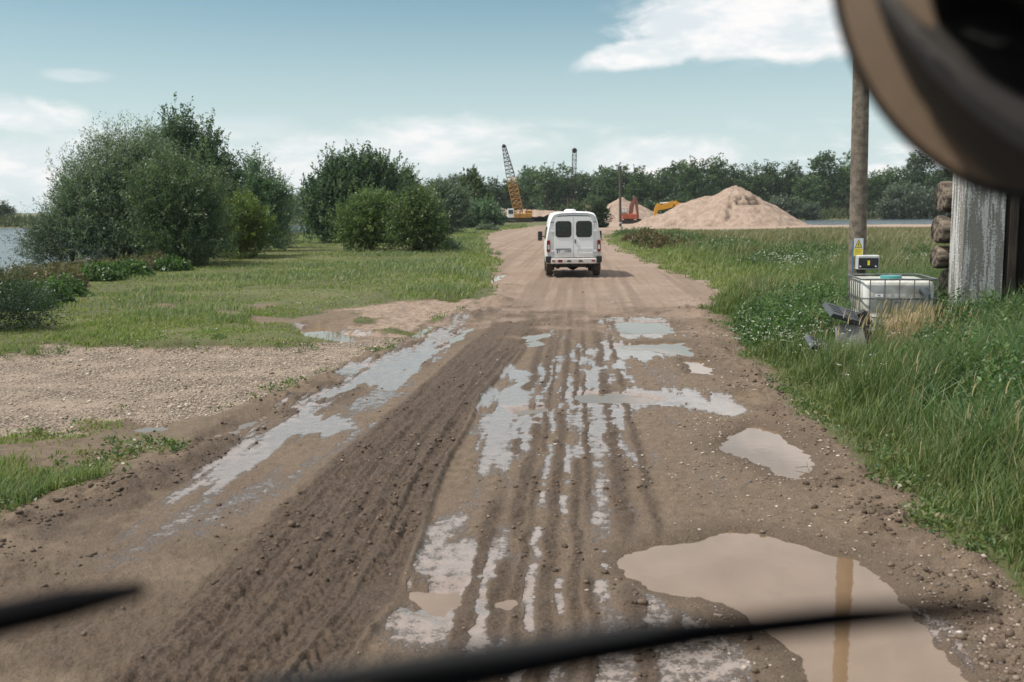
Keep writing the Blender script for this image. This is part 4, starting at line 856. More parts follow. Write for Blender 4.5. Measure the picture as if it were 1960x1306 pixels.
b.box((-.62, .05, .30), (-.50, .6, .42)); b.box((-.12, -.06, .37), (.14, .2, .47)); b.box((-.70, -.02, .38), (.70, .10, .475)); b.tube([(.45, -.05, .34), (.45, .9, .34)], .03, 8); b.tube([(-.72, .85, .35), (.72, .85, .35)], .05, 8); b.build('chassis', M_chas, van)
for sgn in (-1, 1):
    b = MB(); b.rbox((sgn*1.14-.085, 3.3, 1.20), (sgn*1.14+.085, 3.42, 1.56), .02); b.tube([(sgn*1.10, 3.38, 1.38), (sgn*.92, 3.42, 1.34)], .02, 6); b.build('side_mirror', M_black, van)
    b = MB(); yy = [1.9, 2.9]; b.add([(sgn*1.003, .7, 1.32), (sgn*1.003, 3.2, 1.32), (sgn*.875, 3.1, 1.9), (sgn*.875, .75, 1.9)], [(0, 1, 2, 3)]); b.add([(sgn*.98, .7, 1.32), (sgn*.98, 3.2, 1.32), (sgn*.86, 3.1, 1.9), (sgn*.86, .75, 1.9)], [(0, 1, 2, 3)]); b.build('side_window', M_glass, van)
b = MB(); b.tube([(-.06, 1.6, 2.30), (-.06, 1.6, 2.36), (-.06, 1.6, 2.39)], [.22, .21, .12], 16); b.build('roof_vent', M_white, van, smooth=True)

# ------------------------------------------------------------------ lattice booms, crane, excavators
def lattice(mb, p0, p1, w0, w1, w2, n, r=.05, mid=.5):
    p0 = Vector(p0); p1 = Vector(p1); d = (p1-p0); ax = d.normalized(); X = Vector((1, 0, 0)); X = (X-ax*X.dot(ax)).normalized(); Y = ax.cross(X)
    wd = lambda s: (w0+(w1-w0)*min(1, s/.12)) if s < .12 else (w1 if s < mid else w1+(w2-w1)*(s-mid)/(1-mid))
    cor = []
    for k in range(n+1):
        s = k/n; c = p0+d*s; h_ = wd(s)/2; cor.append([c+X*h_*a+Y*h_*b_ for a, b_ in ((-1, -1), (1, -1), (1, 1), (-1, 1))])
    for q in range(4): mb.tube([c[q] for c in cor], r, 5)
    for k in range(n):
        for q in range(4):
            j = (q+1) % 4; mb.tube([cor[k][q], cor[k+1][j]] if k % 2 else [cor[k][j], cor[k+1][q]], r*.6, 4); mb.tube([cor[k+1][q], cor[k+1][j]], r*.6, 4)
cx, cy = XY(997, 236); cr = empty('crane', (cx, cy, 0), 0, 'old yellow dragline crane with tall lattice boom beside the sand bank', 'crane')
b = MB(); b.rbox((-1.6, -1.6, 1.1), (2.6, 1.6, 2.2), .1); b.rbox((1.0, -1.5, 2.2), (2.7, 1.5, 2.9), .12); b.build('engine_house', M_yellow, cr)
b = MB(); b.rbox((-3.1, -1.5, 1.2), (-1.6, .2, 3.3), .08); cab = b.build('cab', M_white, cr)
b = MB(); b.box((-2.95, -1.53, 2.1), (-1.8, -1.505, 3.05)); b.build('window', M_glass, cab)
b = MB()
for yy in (-1.7, 1.0): 
    b.prism(rrect(-3.0, 0, 3.0, 1.0, .48, 6), .8, Matrix.Translation((0, yy, 0)))
b.tube([(0, 0, .7), (0, 0, 1.1)], .9, 16); b.build('tracks', M_dsteel, cr)
tip = (XY(966, 236)[0]-cx, 0, (409-284)/FPX*236+CH)
pm = Vector((-.3, -.3, 1.6)).lerp(Vector(tip), .56)
b = MB(); lattice(b, (-.3, -.3, 1.6), pm, .9, 2.1, 1.8, 9, .095, .9); b.build('lower_boom', M_yellow, cr)
b = MB(); lattice(b, pm, tip, 1.9, 1.9, .8, 8, .09, .1); b.tube([(tip[0], -.5, tip[2]), (tip[0], .5, tip[2])], .42, 12); b.build('upper_boom', M_dsteel, cr)
b = MB(); b.tube([(1.4, 0, 2.9), (.9, 0, 4.6), (-.3, 0, 2.2)], .12, 5); b.tube([(.9, 0, 4.6), tip], .035, 4); b.tube([(-.9, 0, 2.2), (tip[0]+.3, 0, tip[2]-.2)], .03, 4); b.build('cables', M_dsteel, cr)
mx_, my_ = XY(1096, 262); ma = empty('lattice_mast', (mx_, my_, 0), 0, 'thin black lattice boom of a second crane rising behind the van', 'crane')
mt = (XY(1100, 262)[0]-mx_, 0, (408-294)/FPX*262+CH)
b = MB(); lattice(b, (0, 0, 1.5), mt, .6, 1.0, .9, 15, .08, .9); b.tube([(mt[0], -.3, mt[2]+.2), (mt[0], .3, mt[2]+.2)], .65, 12); b.build('boom', M_dsteel, ma)
b = MB(); b.rbox((-2.0, -1.4, 1.0), (2.0, 1.4, 3.0), .1); b.build('engine_house', mat('blue_paint', (.05, .10, .20), .5), ma)
b = MB()
for yy in (-1.6, .9): b.prism(rrect(-2.6, 0, 2.6, 1.0, .48, 6), .7, Matrix.Translation((0, yy, 0)))
b.build('tracks', M_dsteel, ma)
# red excavator
ex, ey = XY(1203, 186); e = empty('excavator', (ex, ey, -.05), 0, 'faded red orange excavator with folded arm in front of the small sand heap', 'excavator')
b = MB(); b.rbox((-1.3, -1.3, 1.0), (1.5, 1.3, 2.0), .1); b.build('engine_house', M_orange, e)
b = MB(); b.rbox((-1.5, -1.3, 1.95), (-.35, .2, 3.1), .08); cb = b.build('cab', mat('pale_orange', (.42, .30, .26), .5), e)
b = MB(); b.box((-1.4, -1.33, 2.3), (-.95, -1.305, 2.95)); b.box((-.87, -1.33, 2.3), (-.45, -1.305, 2.95)); b.build('window', M_clear, cb)
b = MB()
for yy in (-1.4, .8): b.prism(rrect(-1.5, 0, 1.7, .85, .4, 6), .6, Matrix.Translation((0, yy, 0)))
b.box((-.8, -.7, .5), (.9, .7, 1.0)); b.build('tracks', M_dsteel, e)
def arm(mb, pts, w, hts):
    for (a, h0), (c, h1) in zip(zip(pts, hts), zip(pts[1:], hts[1:])):
        a = Vector(a); c = Vector(c); d = (c-a).normalized(); n_ = Vector((-d.z, 0, d.x)); L = []
        for p, h_ in ((a, h0), (c, h1)): L.append([p+n_*h_+Vector((0, -w, 0)), p+n_*h_+Vector((0, w, 0)), p-n_*h_+Vector((0, w, 0)), p-n_*h_+Vector((0, -w, 0))])
        mb.loft(L)
b = MB(); arm(b, [(.35, -.3, 1.8), (.55, -.3, 3.5), (1.15, -.3, 4.9)], .2, [.35, .42, .22]); b.build('boom', mat('red_oxide', (.24, .09, .06), .7), e)
b = MB(); arm(b, [(1.2, -.3, 5.1), (1.5, -.3, 3.2), (1.75, -.3, 1.2)], .16, [.16, .26, .15]); b.build('stick', MATS['red_oxide'], e)
b = MB(); b.prism([(1.5, 1.2), (2.2, 1.0), (2.5, .4), (2.1, .05), (1.6, .2)], .8, Matrix.Translation((0, -.7, 0))); b.build('bucket', M_dsteel, e)
# yellow excavator behind the big heap
ex, ey = XY(1312, 172); e = empty('excavator', (ex, ey, -.05), 0, 'bright yellow excavator arm reaching out left from behind the large sand heap', 'excavator')
P = lambda px, py: ((px-1312)/FPX*172, 0, (406-py)/FPX*172+CH)
b = MB(); arm(b, [P(1318, 412), P(1302, 396), P(1290, 391), P(1266, 398), P(1257, 399)], .25, [.35, .5, .55, .42, .28]); b.build('boom', M_yel2, e)
b = MB(); arm(b, [P(1262, 391), P(1258, 398), P(1252, 415)], .2, [.30, .38, .18]); b.build('stick', M_yel2, e)
b = MB(); b.tube([P(1263, 390), P(1285, 389)], .12, 8); b.tube([P(1285, 389), P(1296, 391)], .16, 8); b.build('hydraulic_ram', M_clear, e)
b = MB(); q = P(1252, 419); b.prism([(q[0]-.5, q[2]+.3), (q[0]+.5, q[2]+.4), (q[0]+.7, q[2]-.5), (q[0]-.1, q[2]-.8), (q[0]-.7, q[2]-.4)], .9, Matrix.Translation((0, -.45, 0))); b.build('bucket', M_dsteel, e)
b = MB(); b.rbox((.2, -1.3, 1.0), (3.4, 1.3, 2.2), .1); b.build('engine_house', M_yel2, e)
b = MB(); b.rbox((.2, -1.3, 2.2), (1.3, 0, 2.6), .08); b.build('cab', M_yel2, e)
b = MB()
for yy in (-1.4, .8): b.prism(rrect(-.2, 0, 3.6, .9, .42, 6), .6, Matrix.Translation((0, yy, 0)))
b.build('tracks', M_dsteel, e)
# rusty hut
hx, hy = XY(954, 172); e = empty('hut', (hx, hy, 0), R(14), 'small rusty brown hut beside the dark round bush', 'hut')
b = MB(); b.box((-.72, -.7, 0), (.72, .7, 1.75)); b.build('wall', M_rust, e)
b = MB(); b.box((-.82, -.8, 1.75), (.82, .8, 1.86)); b.build('roof', mat('rust_roof', (.34, .13, .06), .8), e)
b = MB(); b.box((-.1, -.73, .05), (.55, -.702, 1.6)); b.build('door', mat('rust_door', (.27, .10, .045), .8), e)

# ------------------------------------------------------------------ poles
def pole(name, loc, rb, rt, H, m_, label, lean=(0, 0), n=24, **kw):
    t = empty(name, (loc[0], loc[1], hgt(*loc)-.1), 0, label, 'pole'); b = MB(); b.tube([(0, 0, 0), (lean[0]*.5, lean[1]*.5, H*.5), (lean[0], lean[1], H)], [rb, (rb+rt)/2, rt], n); b.build('post', m_, t, smooth=True); return t
PX, PY = XY(1645, 17.4); PX -= .0
np_ = pole('utility_pole', (PX, PY), .150, .128, 8.6, M_conc, 'thick round grey concrete pole standing in the weeds by the white tank', (-.10, 0))
M_wood = mat('weathered_wood', (.10, .085, .07), .9, col2=(.055, .045, .04), stretch=(6, 6, .5))
p = pole('utility_pole', XY(1187.5, 143), .20, .15, 8.8, M_wood, 'slim weathered wooden pole left of the red excavator', (-.1, 0), 12)
mat('lime_white', (.55, .55, .53), .8)
for z0_, z1_ in ((0, .30), (.75, .92)):
    b = MB(); b.tube([(0, 0, z0_), (0, 0, z1_)], .24, 12); b.build('painted_band', MATS['lime_white'], p)
pole('utility_pole', XY(1144, 260), .22, .15, 9.6, M_wood, 'distant thin pole between the van and the wooden pole', (0, 0), 8)
pole('utility_pole', XY(1128.5, 262), .2, .14, 7.0, M_wood, 'shorter distant pole just right of the black mast', (0, 0), 8)
q = pole('utility_pole', XY(1087, 210), .2, .16, 5.4, M_wood, 'short dark pole with a crossbar above the van roof', (0, 0), 8)
b = MB(); b.box((-1.0, -.1, 5.0), (1.0, .1, 5.15)); b.build('crossbar', M_wood, q)
for k_, (px_, d_) in enumerate(((1132, 230), (1124, 235))):
    t = empty('timber_frame', (*XY(px_, d_), 0), 0, ('slanting pale timber frame above the right end of the van roof', 'second pale timber frame, left of the other above the van roof')[k_], 'timber frame')
    b = MB(); 
    for sx in (-.8, -.3, .3, .8): b.tube([(sx, 0, 0), (sx*.2, 0, 4.0)], .13, 6)
    b.build('poles', mat('pale_timber', (.36, .27, .18), .9), t)

# sign and electric box on the near pole
def zat(py, dist, px=1645): return (409-(px-980)*math.tan(ROLL)-py)/FPX*dist+CH
SG = empty('warning_sign', (PX-.055, PY-.165, zat(490, 17.3)), R(6), 'white and yellow high voltage warning sign wired to the concrete pole', 'sign')
sw, sh = .155, .305
M_sgw = mat('sign_white', (.78, .80, .82), .4, var=.04); M_sgy = mat('sign_yellow', (.85, .68, .06), .45, var=.06)
b = MB(); b.box((-sw/2-.005, 0, 0), (sw/2+.005, .006, sh)); b.build('plate', M_sgw, SG)
b = MB(); b.box((-sw/2-.002, -.003, 0), (sw/2-.004, -.0005, sh*.43)); b.build('text_panel', M_sgy, SG)
b = MB(); b.prism([(-.070, sh*.47), (.064, sh*.47), (-.003, sh*.94)], .003, Matrix.Translation((0, -.0035, 0))); b.build('triangle_border', M_black, SG)
b = MB(); b.prism([(-.055, sh*.47+.009), (.049, sh*.47+.009), (-.003, sh*.94-.020)], .002, Matrix.Translation((0, -.0056, 0))); b.build('triangle', M_sgy, SG)
b = MB(); zb_ = sh*.5; b.prism([(.006, zb_+.085), (-.016, zb_+.045), (-.004, zb_+.045), (-.010, zb_+.012), (-.016, zb_+.020), (-.004, zb_+.004), (.003, zb_+.024), (-.003, zb_+.017), (.010, zb_+.054), (-.002, zb_+.052)], .002, Matrix.Translation((0, -.0078, 0))); b.build('lightning_bolt', M_black, SG)
b = MB()
for k in range(4): b.box((-.06+.006*(k % 2), -.0045, .028+.024*k), (.055-.012*(k % 3), -.0032, .033+.024*k))
b.build('lettering', mat('sign_ink', (.35, .26, .03), .6), SG)
b = MB(); b.tube([(-sw/2-.02, .0, sh*.455), (sw/2+.15, .03, sh*.455+.004)], .0035, 5); b.build('wire', M_galv, SG)
EB = empty('meter_box', (PX+.075, PY-.30, zat(517, 17.1)), R(-4), 'white framed electric meter box with dark cover on the concrete pole', 'electric box')
b = MB(); b.rbox((-.185, 0, 0), (.185, .16, .25), .015); b.build('case', mat('box_white', (.55, .56, .55), .5), EB)
b = MB(); b.rbox((-.165, -.02, .03), (.165, -.001, .205), .012); b.build('cover', M_black, EB)
b = MB(); b.box((-.020, -.024, .08), (.018, -.0212, .16)); b.build('label_plate', M_sgy, EB)
for sx in (-.14, .12):
    b = MB(); b.tube([(sx, -.03, .06), (sx, -.015, .06)], .014, 8); b.build('screw', M_sgw, EB)
b = MB(); b.tube([(-.24, .12, -.5), (-.235, .12, .1), (-.225, .15, .5)], .012, 6); b.build('cable', mat('blue_cable', (.05, .16, .25), .5), EB)

# ------------------------------------------------------------------ IBC tank
TX, TY = 5.55, 15.4
fa, fb = XY(1662, 15.9), XY(1790, 15.9)
tk = empty('liquid_tank', ((fa[0]+fb[0])/2-.04, 16.15, hgt(5.9, 16)-.07), R(-9), 'white plastic tank in a steel cage with a turquoise lid, standing in the weeds', 'tank')
w2, d2_, zt = .56, .62, 1.20
b = MB()
def rl(x, y, z, r, n=6):
    P = []
    for sx, sy, a0 in ((1, 1, 0), (-1, 1, 90), (-1, -1, 180), (1, -1, 270)):
        P += [(sx*(x-r)+r*math.cos(R(a0+90*i/n)), sy*(y-r)+r*math.sin(R(a0+90*i/n)), z) for i in range(n+1)]
    return P
b.loft([rl(w2-.08, d2_-.08, .17, .10), rl(w2-.02, d2_-.02, .25, .13), rl(w2-.02, d2_-.02, .62, .13), rl(w2-.045, d2_-.045, .65, .13), rl(w2-.02, d2_-.02, .68, .13), rl(w2-.015, d2_-.015, 1.07, .10), rl(w2-.035, d2_-.035, 1.13, .10), rl(w2-.09, d2_-.09, 1.155, .08)])
M_poly = mat('milky_plastic', (.60, .605, .58), .35, col2=(.40, .38, .33), vscale=3.5); tank = b.build('tank', M_poly, tk, smooth=True)
b = MB(); b.tube([(0, 0, 1.15), (0, 0, 1.20)], .165, 28); b.build('lid', mat('turquoise', (.05, .27, .26), .4), tank)
b = MB()
for z_ in (.30, .58, .88, 1.18): b.tube([*rl(w2+.01, d2_+.01, z_, .06, 3), rl(w2+.01, d2_+.01, z_, .06, 3)[0]], .011 if z_ < 1.1 else .015, 6)
for k in range(5):
    xx = -w2+.12+k*(2*w2-.24)/4
    for sy in (-1, 1): b.tube([(xx, sy*(d2_+.02), .15), (xx, sy*(d2_+.02), 1.18)], .009, 5)
for k in range(7):
    yy = -d2_+.08+k*(2*d2_-.16)/6
    for sx in (-1, 1): b.tube([(sx*(w2+.02), yy, .15), (sx*(w2+.02), yy, 1.18)], .009, 5)
b.build('cage', M_galv, tk, smooth=True)
b = MB()
for yy in (-d2_+.05, 0, d2_-.05): b.box((-w2, yy-.05, 0), (w2, yy+.05, .10))
b.box((-w2-.02, -d2_-.02, .10), (w2+.02, d2_+.02, .15)); b.build('pallet', M_black, tk)
b = MB(); b.box((-.36, -d2_-.0135, .905), (-.24, -d2_-.0105, .955)); b.build('label_plate', M_sgw, tk)
text_mesh('IBC', .032, M_black, tk, (-.30, -d2_-.0145, .93), (R(90), 0, 0))
b = MB(); b.box((-.10, -d2_-.031, .64), (.34, -d2_-.028, .86)); b.box((-.09, -d2_-.034, .825), (.05, -d2_-.0315, .85)); b.build('data_plate', mat('plate_grey', (.20, .21, .21), .4), tk)
b = MB(); b.tube([(.36, -d2_+.03, 1.0), (.36, -d2_-.08, 1.01), (.39, -d2_-.12, .95), (.40, -d2_-.12, .75), (.42, -d2_-.13, .45), (.43, -d2_-.14, .15)], [.06, .06, .055, .036, .034, .034], 12); b.build('drain_pipe', mat('pipe_grey', (.06, .075, .085), .4), tk, smooth=True)

# broken black plastic pallet, rusty slab
M_cr = mat('grey_plastic', (.085, .095, .105), .45, var=.2)
cp = empty('plastic_pallet', (*XY(1620, 14.6), .09), R(25), 'dark grey broken plastic pallet leaning on the tank corner', 'pallet')
cp.scale = (1.4, 1.4, 1.4)
rx = Matrix.Rotation(R(-38), 4, 'X')@Matrix.Rotation(R(-22), 4, 'Y')
def slatted(name, x0, x1, z0, z1, M_, th=.05, n=4):
    b = MB(); fr = [((x0, 0, z0), (x1, th, z0+.03)), ((x0, 0, z1-.03), (x1, th, z1)), ((x0, 0, z0+.03), (x0+.03, th, z1-.03)), ((x1-.03, 0, z0+.03), (x1, th, z1-.03)), (((x0+x1)/2-.03, -.01, z0+.03), ((x0+x1)/2+.03, th, z1-.03))]
    for k in range(n):
        z_ = z0+.03+(z1-z0-.06)*(k+.5)/n; fr.append(((x0+.03, .004, z_-.011), (x1-.03, th-.004, z_+.011)))
    for a_, c_ in fr:
        vs = [tuple(M_@Vector(p)) for p in [(a_[0], a_[1], a_[2]), (c_[0], a_[1], a_[2]), (c_[0], c_[1], a_[2]), (a_[0], c_[1], a_[2]), (a_[0], a_[1], c_[2]), (c_[0], a_[1], c_[2]), (c_[0], c_[1], c_[2]), (a_[0], c_[1], c_[2])]]
        b.add(vs, [(0, 3, 2, 1), (4, 5, 6, 7), (0, 1, 5, 4), (1, 2, 6, 5), (2, 3, 7, 6), (3, 0, 4, 7)])
    return b
slatted('s', -.22, .22, -.10, .10, Matrix.Translation((.06, .05, .50))@Matrix.Rotation(R(16), 4, 'Y')@Matrix.Rotation(R(-55), 4, 'X')).build('slatted_board', M_cr, cp)
slatted('s', -.24, .24, -.09, .09, Matrix.Translation((-.32, -.12, .17))@Matrix.Rotation(R(24), 4, 'Y')@Matrix.Rotation(R(-55), 4, 'X')).build('slatted_board', M_cr, cp)
b = MB(); b.add([(-.26, -.22, .08), (.16, -.20, .16), (.30, .06, .42), (-.06, .04, .37), (-.25, -.19, .03), (.17, -.17, .11), (.31, .09, .38), (-.05, .07, .33)], [(0, 1, 2, 3), (7, 6, 5, 4), (0, 4, 5, 1), (1, 5, 6, 2), (2, 6, 7, 3), (3, 7, 4, 0)]); b.build('panel', mat('grey_panel', (.16, .17, .175), .5), cp, bevel=.01)
b = MB(); b.tube([(.24, .0, .50), (.30, -.02, .40), (.31, -.04, .20), (.30, -.06, .0)], [.05, .06, .06, .05], 10); b.build('leg', M_black, cp, smooth=True)
rb_ = empty('straw_block', (*XY(1742, 14.9), .05), R(-8), 'tilted block of reddish matted straw leaning against the tank', 'block')
b = MB(); b.loft([[(-.20, -.06, .55), (.16, -.10, .66), (.20, .16, .68), (-.18, .20, .57)], [(-.24, -.12, .50), (.24, -.16, .60), (.28, .22, .62), (-.22, .24, .52)], [(-.20, -.34, .0), (.70, -.30, .0), (.66, .28, .0), (-.16, .28, .0)]])
rb_.scale = (1.12, 1.1, 1.05)
M_straw = mat('straw', (.42, .29, .215), .95, col2=(.19, .12, .085), vscale=20, bump=1.0, bscale=60, stretch=(1, 1, .3)); b.build('block', M_straw, rb_, bevel=.03)
g = Acc(); n_ = 700; bxx = rng.uniform(-.24, .55, n_); byy = rng.uniform(-.38, .2, n_); 
V, F, C = blades(bxx, byy, np.clip(.62-np.maximum(bxx-.2, 0)*1.4, .05, 1)*rng.uniform(.1, .95, n_), rng.uniform(.10, .2, n_), np.full(n_, .008), palette(n_, [(.36, .22, .13), (.26, .15, .09), (.42, .30, .2)], [1, 1, .6]), 2, .5); g.add(V, F, C); g.build('loose_straw', M_grass, None, None, rb_)['kind'] = 'stuff'

# ------------------------------------------------------------------ log wall: concrete post, steel sheet, logs
QD = 16.6
def peel_mat():
    m = bpy.data.materials.new('peeling_paint'); m.use_nodes = True; t = NT(m.node_tree); b = t.n['Principled BSDF']; o_ = t.new('ShaderNodeTexCoord').outputs['Object']
    mp = t.new('ShaderNodeMapping'); t.l.new(o_, mp.inputs[0]); mp.inputs['Scale'].default_value = (9, 9, .8); n = t.noise(mp.outputs[0], 1.0, 7, .68); n2 = t.noise(o_, 30, 5, .7)
    f = t.mr(t.math('ADD', n, t.math('MULTIPLY', t.math('SUBTRACT', n2, .5), .35)), .485, .53)
    base = t.mix(t.mr(n2, .3, .7), (.15, .145, .13), (.22, .21, .19)); wht = t.mix(t.mr(n2, .38, .6), (.36, .36, .355), (.50, .50, .50))
    t.put(b.inputs['Base Color'], t.mix(f, base, wht)); b.inputs['Roughness'].default_value = .8
    bp = t.new('ShaderNodeBump'); bp.inputs['Strength'].default_value = .7; bp.inputs['Distance'].default_value = .01; t.put(bp.inputs['Height'], t.math('ADD', f, t.math('MULTIPLY', n2, .5))); t.l.new(bp.outputs[0], b.inputs['Normal']); return m
x0, _ = XY(1845, QD); x1, _ = XY(1925, QD); W_ = x1-x0; zg = hgt(x0, QD)
pt = empty('concrete_post', (x0, QD, zg-.2), R(0), 'broad concrete post with peeling whitewash holding back the logs', 'post')
b = MB(); b.box((0, 0, 0), (W_, .5, 3.7)); b.build('slab', peel_mat(), pt, bevel=.015)
st = empty('steel_beam', (x1+.01, QD-.02, zg-.2), 0, 'dark rusty ribbed steel pile standing right of the concrete post', 'steel pile')
b = MB()
for k in range(3):
    a = .0+k*.33; b.add([(a, .25, 0), (a+.07, .02, 0), (a+.20, .02, 0), (a+.27, .25, 0), (a+.33, .25, 0)]+[(p[0], p[1], 3.7) for p in [(a, .25, 0), (a+.07, .02, 0), (a+.20, .02, 0), (a+.27, .25, 0), (a+.33, .25, 0)]]
      +[(p[0], p[1]+.03, z_) for z_ in (0, 3.7) for p in [(a, .25, 0), (a+.07, .02, 0), (a+.20, .02, 0), (a+.27, .25, 0), (a+.33, .25, 0)]],
      [(i, i+1, i+6, i+5) for i in range(4)]+[(i+10, i+15, i+16, i+11) for i in range(4)]+[(5+i, 6+i, 16+i, 15+i) for i in range(4)])
b.build('sheet', mat('pile_rust', (.050, .034, .024), .85, col2=(.020, .015, .012), stretch=(3, 3, .4), vscale=4, bump=.5), st)
M_log = mat('log_bark', (.215, .172, .130), .9, col2=(.030, .022, .018), vscale=3.4, bump=.5, bscale=5, stretch=(.7, 3.6, 3.6)); M_log2 = mat('log_end', (.24, .19, .14), .9, col2=(.08, .06, .045), bump=.6)
def log(px_end, ytop, ybot, dist, label, ln=2.6, tilt=0, dy=0):
    zt_ = zat(ytop, dist, 1820); zb_ = zat(ybot, dist, 1820); r = (zt_-zb_)/2; xe, yy = XY(px_end, dist)
    t = empty('log', (xe, yy+dy, zt_-r), 0, label, 'log', 'logs stacked behind the concrete post')
    pts = []; rr = []
    for k, (s, q) in enumerate(((0, .84), (.010, .92), (.03, .975), (.08, 1.0), (.3, 1.0), (.5, .97), (ln*.4, 1.0), (ln*.7, .98), (ln, .96))):
        pts.append((s, .05*s, tilt*s)); rr.append(r*q)
    b = MB(); b.tube(pts, rr, 28)
    v = np.array(b.v); a = np.arctan2(v[:, 2], v[:, 1]); f = 1+.035*vn(a*1.6, v[:, 0]*1.5, int(px_end))+.015*vn(a*5, v[:, 0]*6, 4); v[:, 1] *= f; v[:, 2] *= f; b.v = [tuple(p) for p in v]
    b.build('bark', M_log, t, smooth=True); return t
log(1797, 349, 408, QD+.75, 'topmost log end beside the post, just under the mirror')
log(1826, 393, 425, QD+1.0, 'short dark log wedged under the topmost log')
log(1793, 413, 466, QD+.72, 'second thick log end with pale flaking bark', tilt=-.02)
log(1791, 471, 514, QD+.75, 'smooth brown log end, lowest but one in the stack', tilt=-.02)
log(1812, 514, 568, QD+.95, 'lowest log end, rough and half hidden in the weeds', tilt=-.03)

# ------------------------------------------------------------------ weeds, flowers, leafy clumps
def weeds(name, n, spots, size, cols, wts, label, cat, hts=(.2, .8), per=16, spread=.10, aspect=.5):
    """leafy stems: spots = list of (x, y, radius, count)"""
    L = Leaf()
    for (x, y, rad, cnt) in spots:
        a = rng.uniform(0, 6.28, cnt); r = rad*np.sqrt(rng.uniform(0, 1, cnt)); X = x+r*np.cos(a); Y = y+r*np.sin(a); H = rng.uniform(*hts, cnt)*(1-.5*(r/rad)**2)
        tt = np.linspace(.15, 1, per)[None, :]; z0 = masks(X, Y)['h']
        P = np.stack([X[:, None]+rng.normal(size=(cnt, per))*spread*(1.1-tt)+.1*H[:, None]*tt, Y[:, None]+rng.normal(size=(cnt, per))*spread*(1.1-tt), z0[:, None]+H[:, None]*tt], -1).reshape(-1, 3)
        c = np.repeat(palette(cnt, cols, wts), per, axis=0)*rng.uniform(.8, 1.2, (cnt*per, 1)); L.add(*leaves(P, size*(1+math.hypot(x, y)*.012), c, aspect=aspect))
    return tag(L.build(name, None), label, cat, kind='stuff')
sp = [(*XY(px, d_), r_, c_) for px, d_, r_, c_ in ((1510, 18, .6, 110), (1545, 18, .6, 200), (1470, 17, .45, 120), (1500, 16.2, .5, 160), (1540, 15.6, .5, 160), (1455, 18.5, .5, 110), (1580, 15.4, .4, 110), (1885, 11, .45, 110), (1950, 9.6, .5, 130), (1800, 12.4, .4, 90), (1575, 17.5, .7, 260), (1610, 17.3, .6, 240), (1690, 17.9, .7, 240), (1740, 18.3, .8, 260), (1800, 17.6, .7, 240), (1830, 15.6, .5, 200), (1900, 15.5, .6, 200), (1950, 15, .6, 200), (1560, 20, 1.2, 260), (1660, 20.5, 1.2, 260), (1760, 21, 1.2, 260), (1850, 21, 1.2, 200), (1830, 13.8, .5, 120), (1925, 13.2, .6, 160))]
weeds('nettles', 0, sp, .058, [(.085, .145, .055), (.060, .110, .045), (.13, .19, .07)], [1, 1, .7], 'dense leafy nettles round the pole, tank and log stack', 'weeds', (.45, 1.0), 22, .11, .38)
sp = [(*XY(px, d_), r_, c_) for px, d_, r_, c_ in ((1330, 62, 1.6, 150), (1290, 75, 1.8, 150), (1420, 48, 1.4, 140), (1500, 40, 1.5, 150), (1390, 54, 1.6, 150), (1560, 44, 1.8, 150), (1760, 40, 1.0, 120), (1530, 62, 2.0, 150), (1215, 95, 2.0, 120))]
weeds('field_weeds', 0, sp, .075, [(.075, .12, .048), (.09, .145, .055)], [1, 1], 'dark leafy weed clumps dotting the field right of the road', 'weeds', (.4, .95), 24, .22, .35)
sp = [(*XY(px, d_), r_, c_) for px, d_, r_, c_ in ((1275, 60, 1.6, 90), (1245, 66, 1.5, 80), (1225, 76, 1.6, 60))]
weeds('dock_weeds', 0, sp, .11, [(.19, .125, .075), (.15, .12, .07), (.11, .13, .055)], [1, 1, 1], 'reddish brown dock seed stems along the field edge', 'weeds', (.5, 1.1), 14, .10)
sp = [(*XY(px, d_), r_, c_) for px, d_, r_, c_ in ((20, 34, 1.2, 220), (80, 36, 1.2, 260), (150, 38, 1.3, 260), (230, 40, 1.2, 220), (290, 42, .8, 160), (60, 31, 1.0, 160), (110, 32, .8, 140))]
weeds('shore_weeds', 0, sp, .10, [(.20, .165, .10), (.17, .15, .085), (.12, .15, .06)], [1, 1, .9], 'reddish brown rushes and weeds along the near lake shore', 'weeds', (.35, .85), 16, .07, .25)
sp = [(*XY(px, d_), r_, c_) for px, d_, r_, c_ in ((180, 35, .9, 220), (235, 37, .9, 220), (320, 41, .8, 160), (60, 26, .8, 160), (20, 24, .8, 160), (110, 28, .6, 80))]
weeds('shore_plants', 0, sp, .10, [(.09, .16, .055), (.07, .125, .048)], [1, 1], 'fresh green leafy plants in front of the reddish rushes', 'weeds', (.25, .7), 16, .12)
# small ground plants along mud edge
x, y = scatter(9000, 7, 30, -36, 30, 1); M = masks(x, y); k = (np.abs(M['sroad']-.25) < .5) | ((np.abs(psd(LOT, x, y, 6)) < .5) & (x < -2)); k &= (M['pud'] > .5)&(M['grass'] > .1); x, y, h = x[k][:1500], y[k][:1500], M['h'][k][:1500]
n_ = len(x); P = np.repeat(np.stack([x, y, h+.03], -1), 14, 0)+rng.normal(size=(n_*14, 3))*np.array([.06, .06, .025]); L = Leaf(); L.add(*leaves(P, .045, np.repeat(palette(n_, GREEN, [2, 1, 3, 1, .5]), 14, 0), aspect=.5)); tag(L.build('ground_weeds', None), 'small leafy weeds creeping over the edge of the mud', 'weeds', kind='stuff')
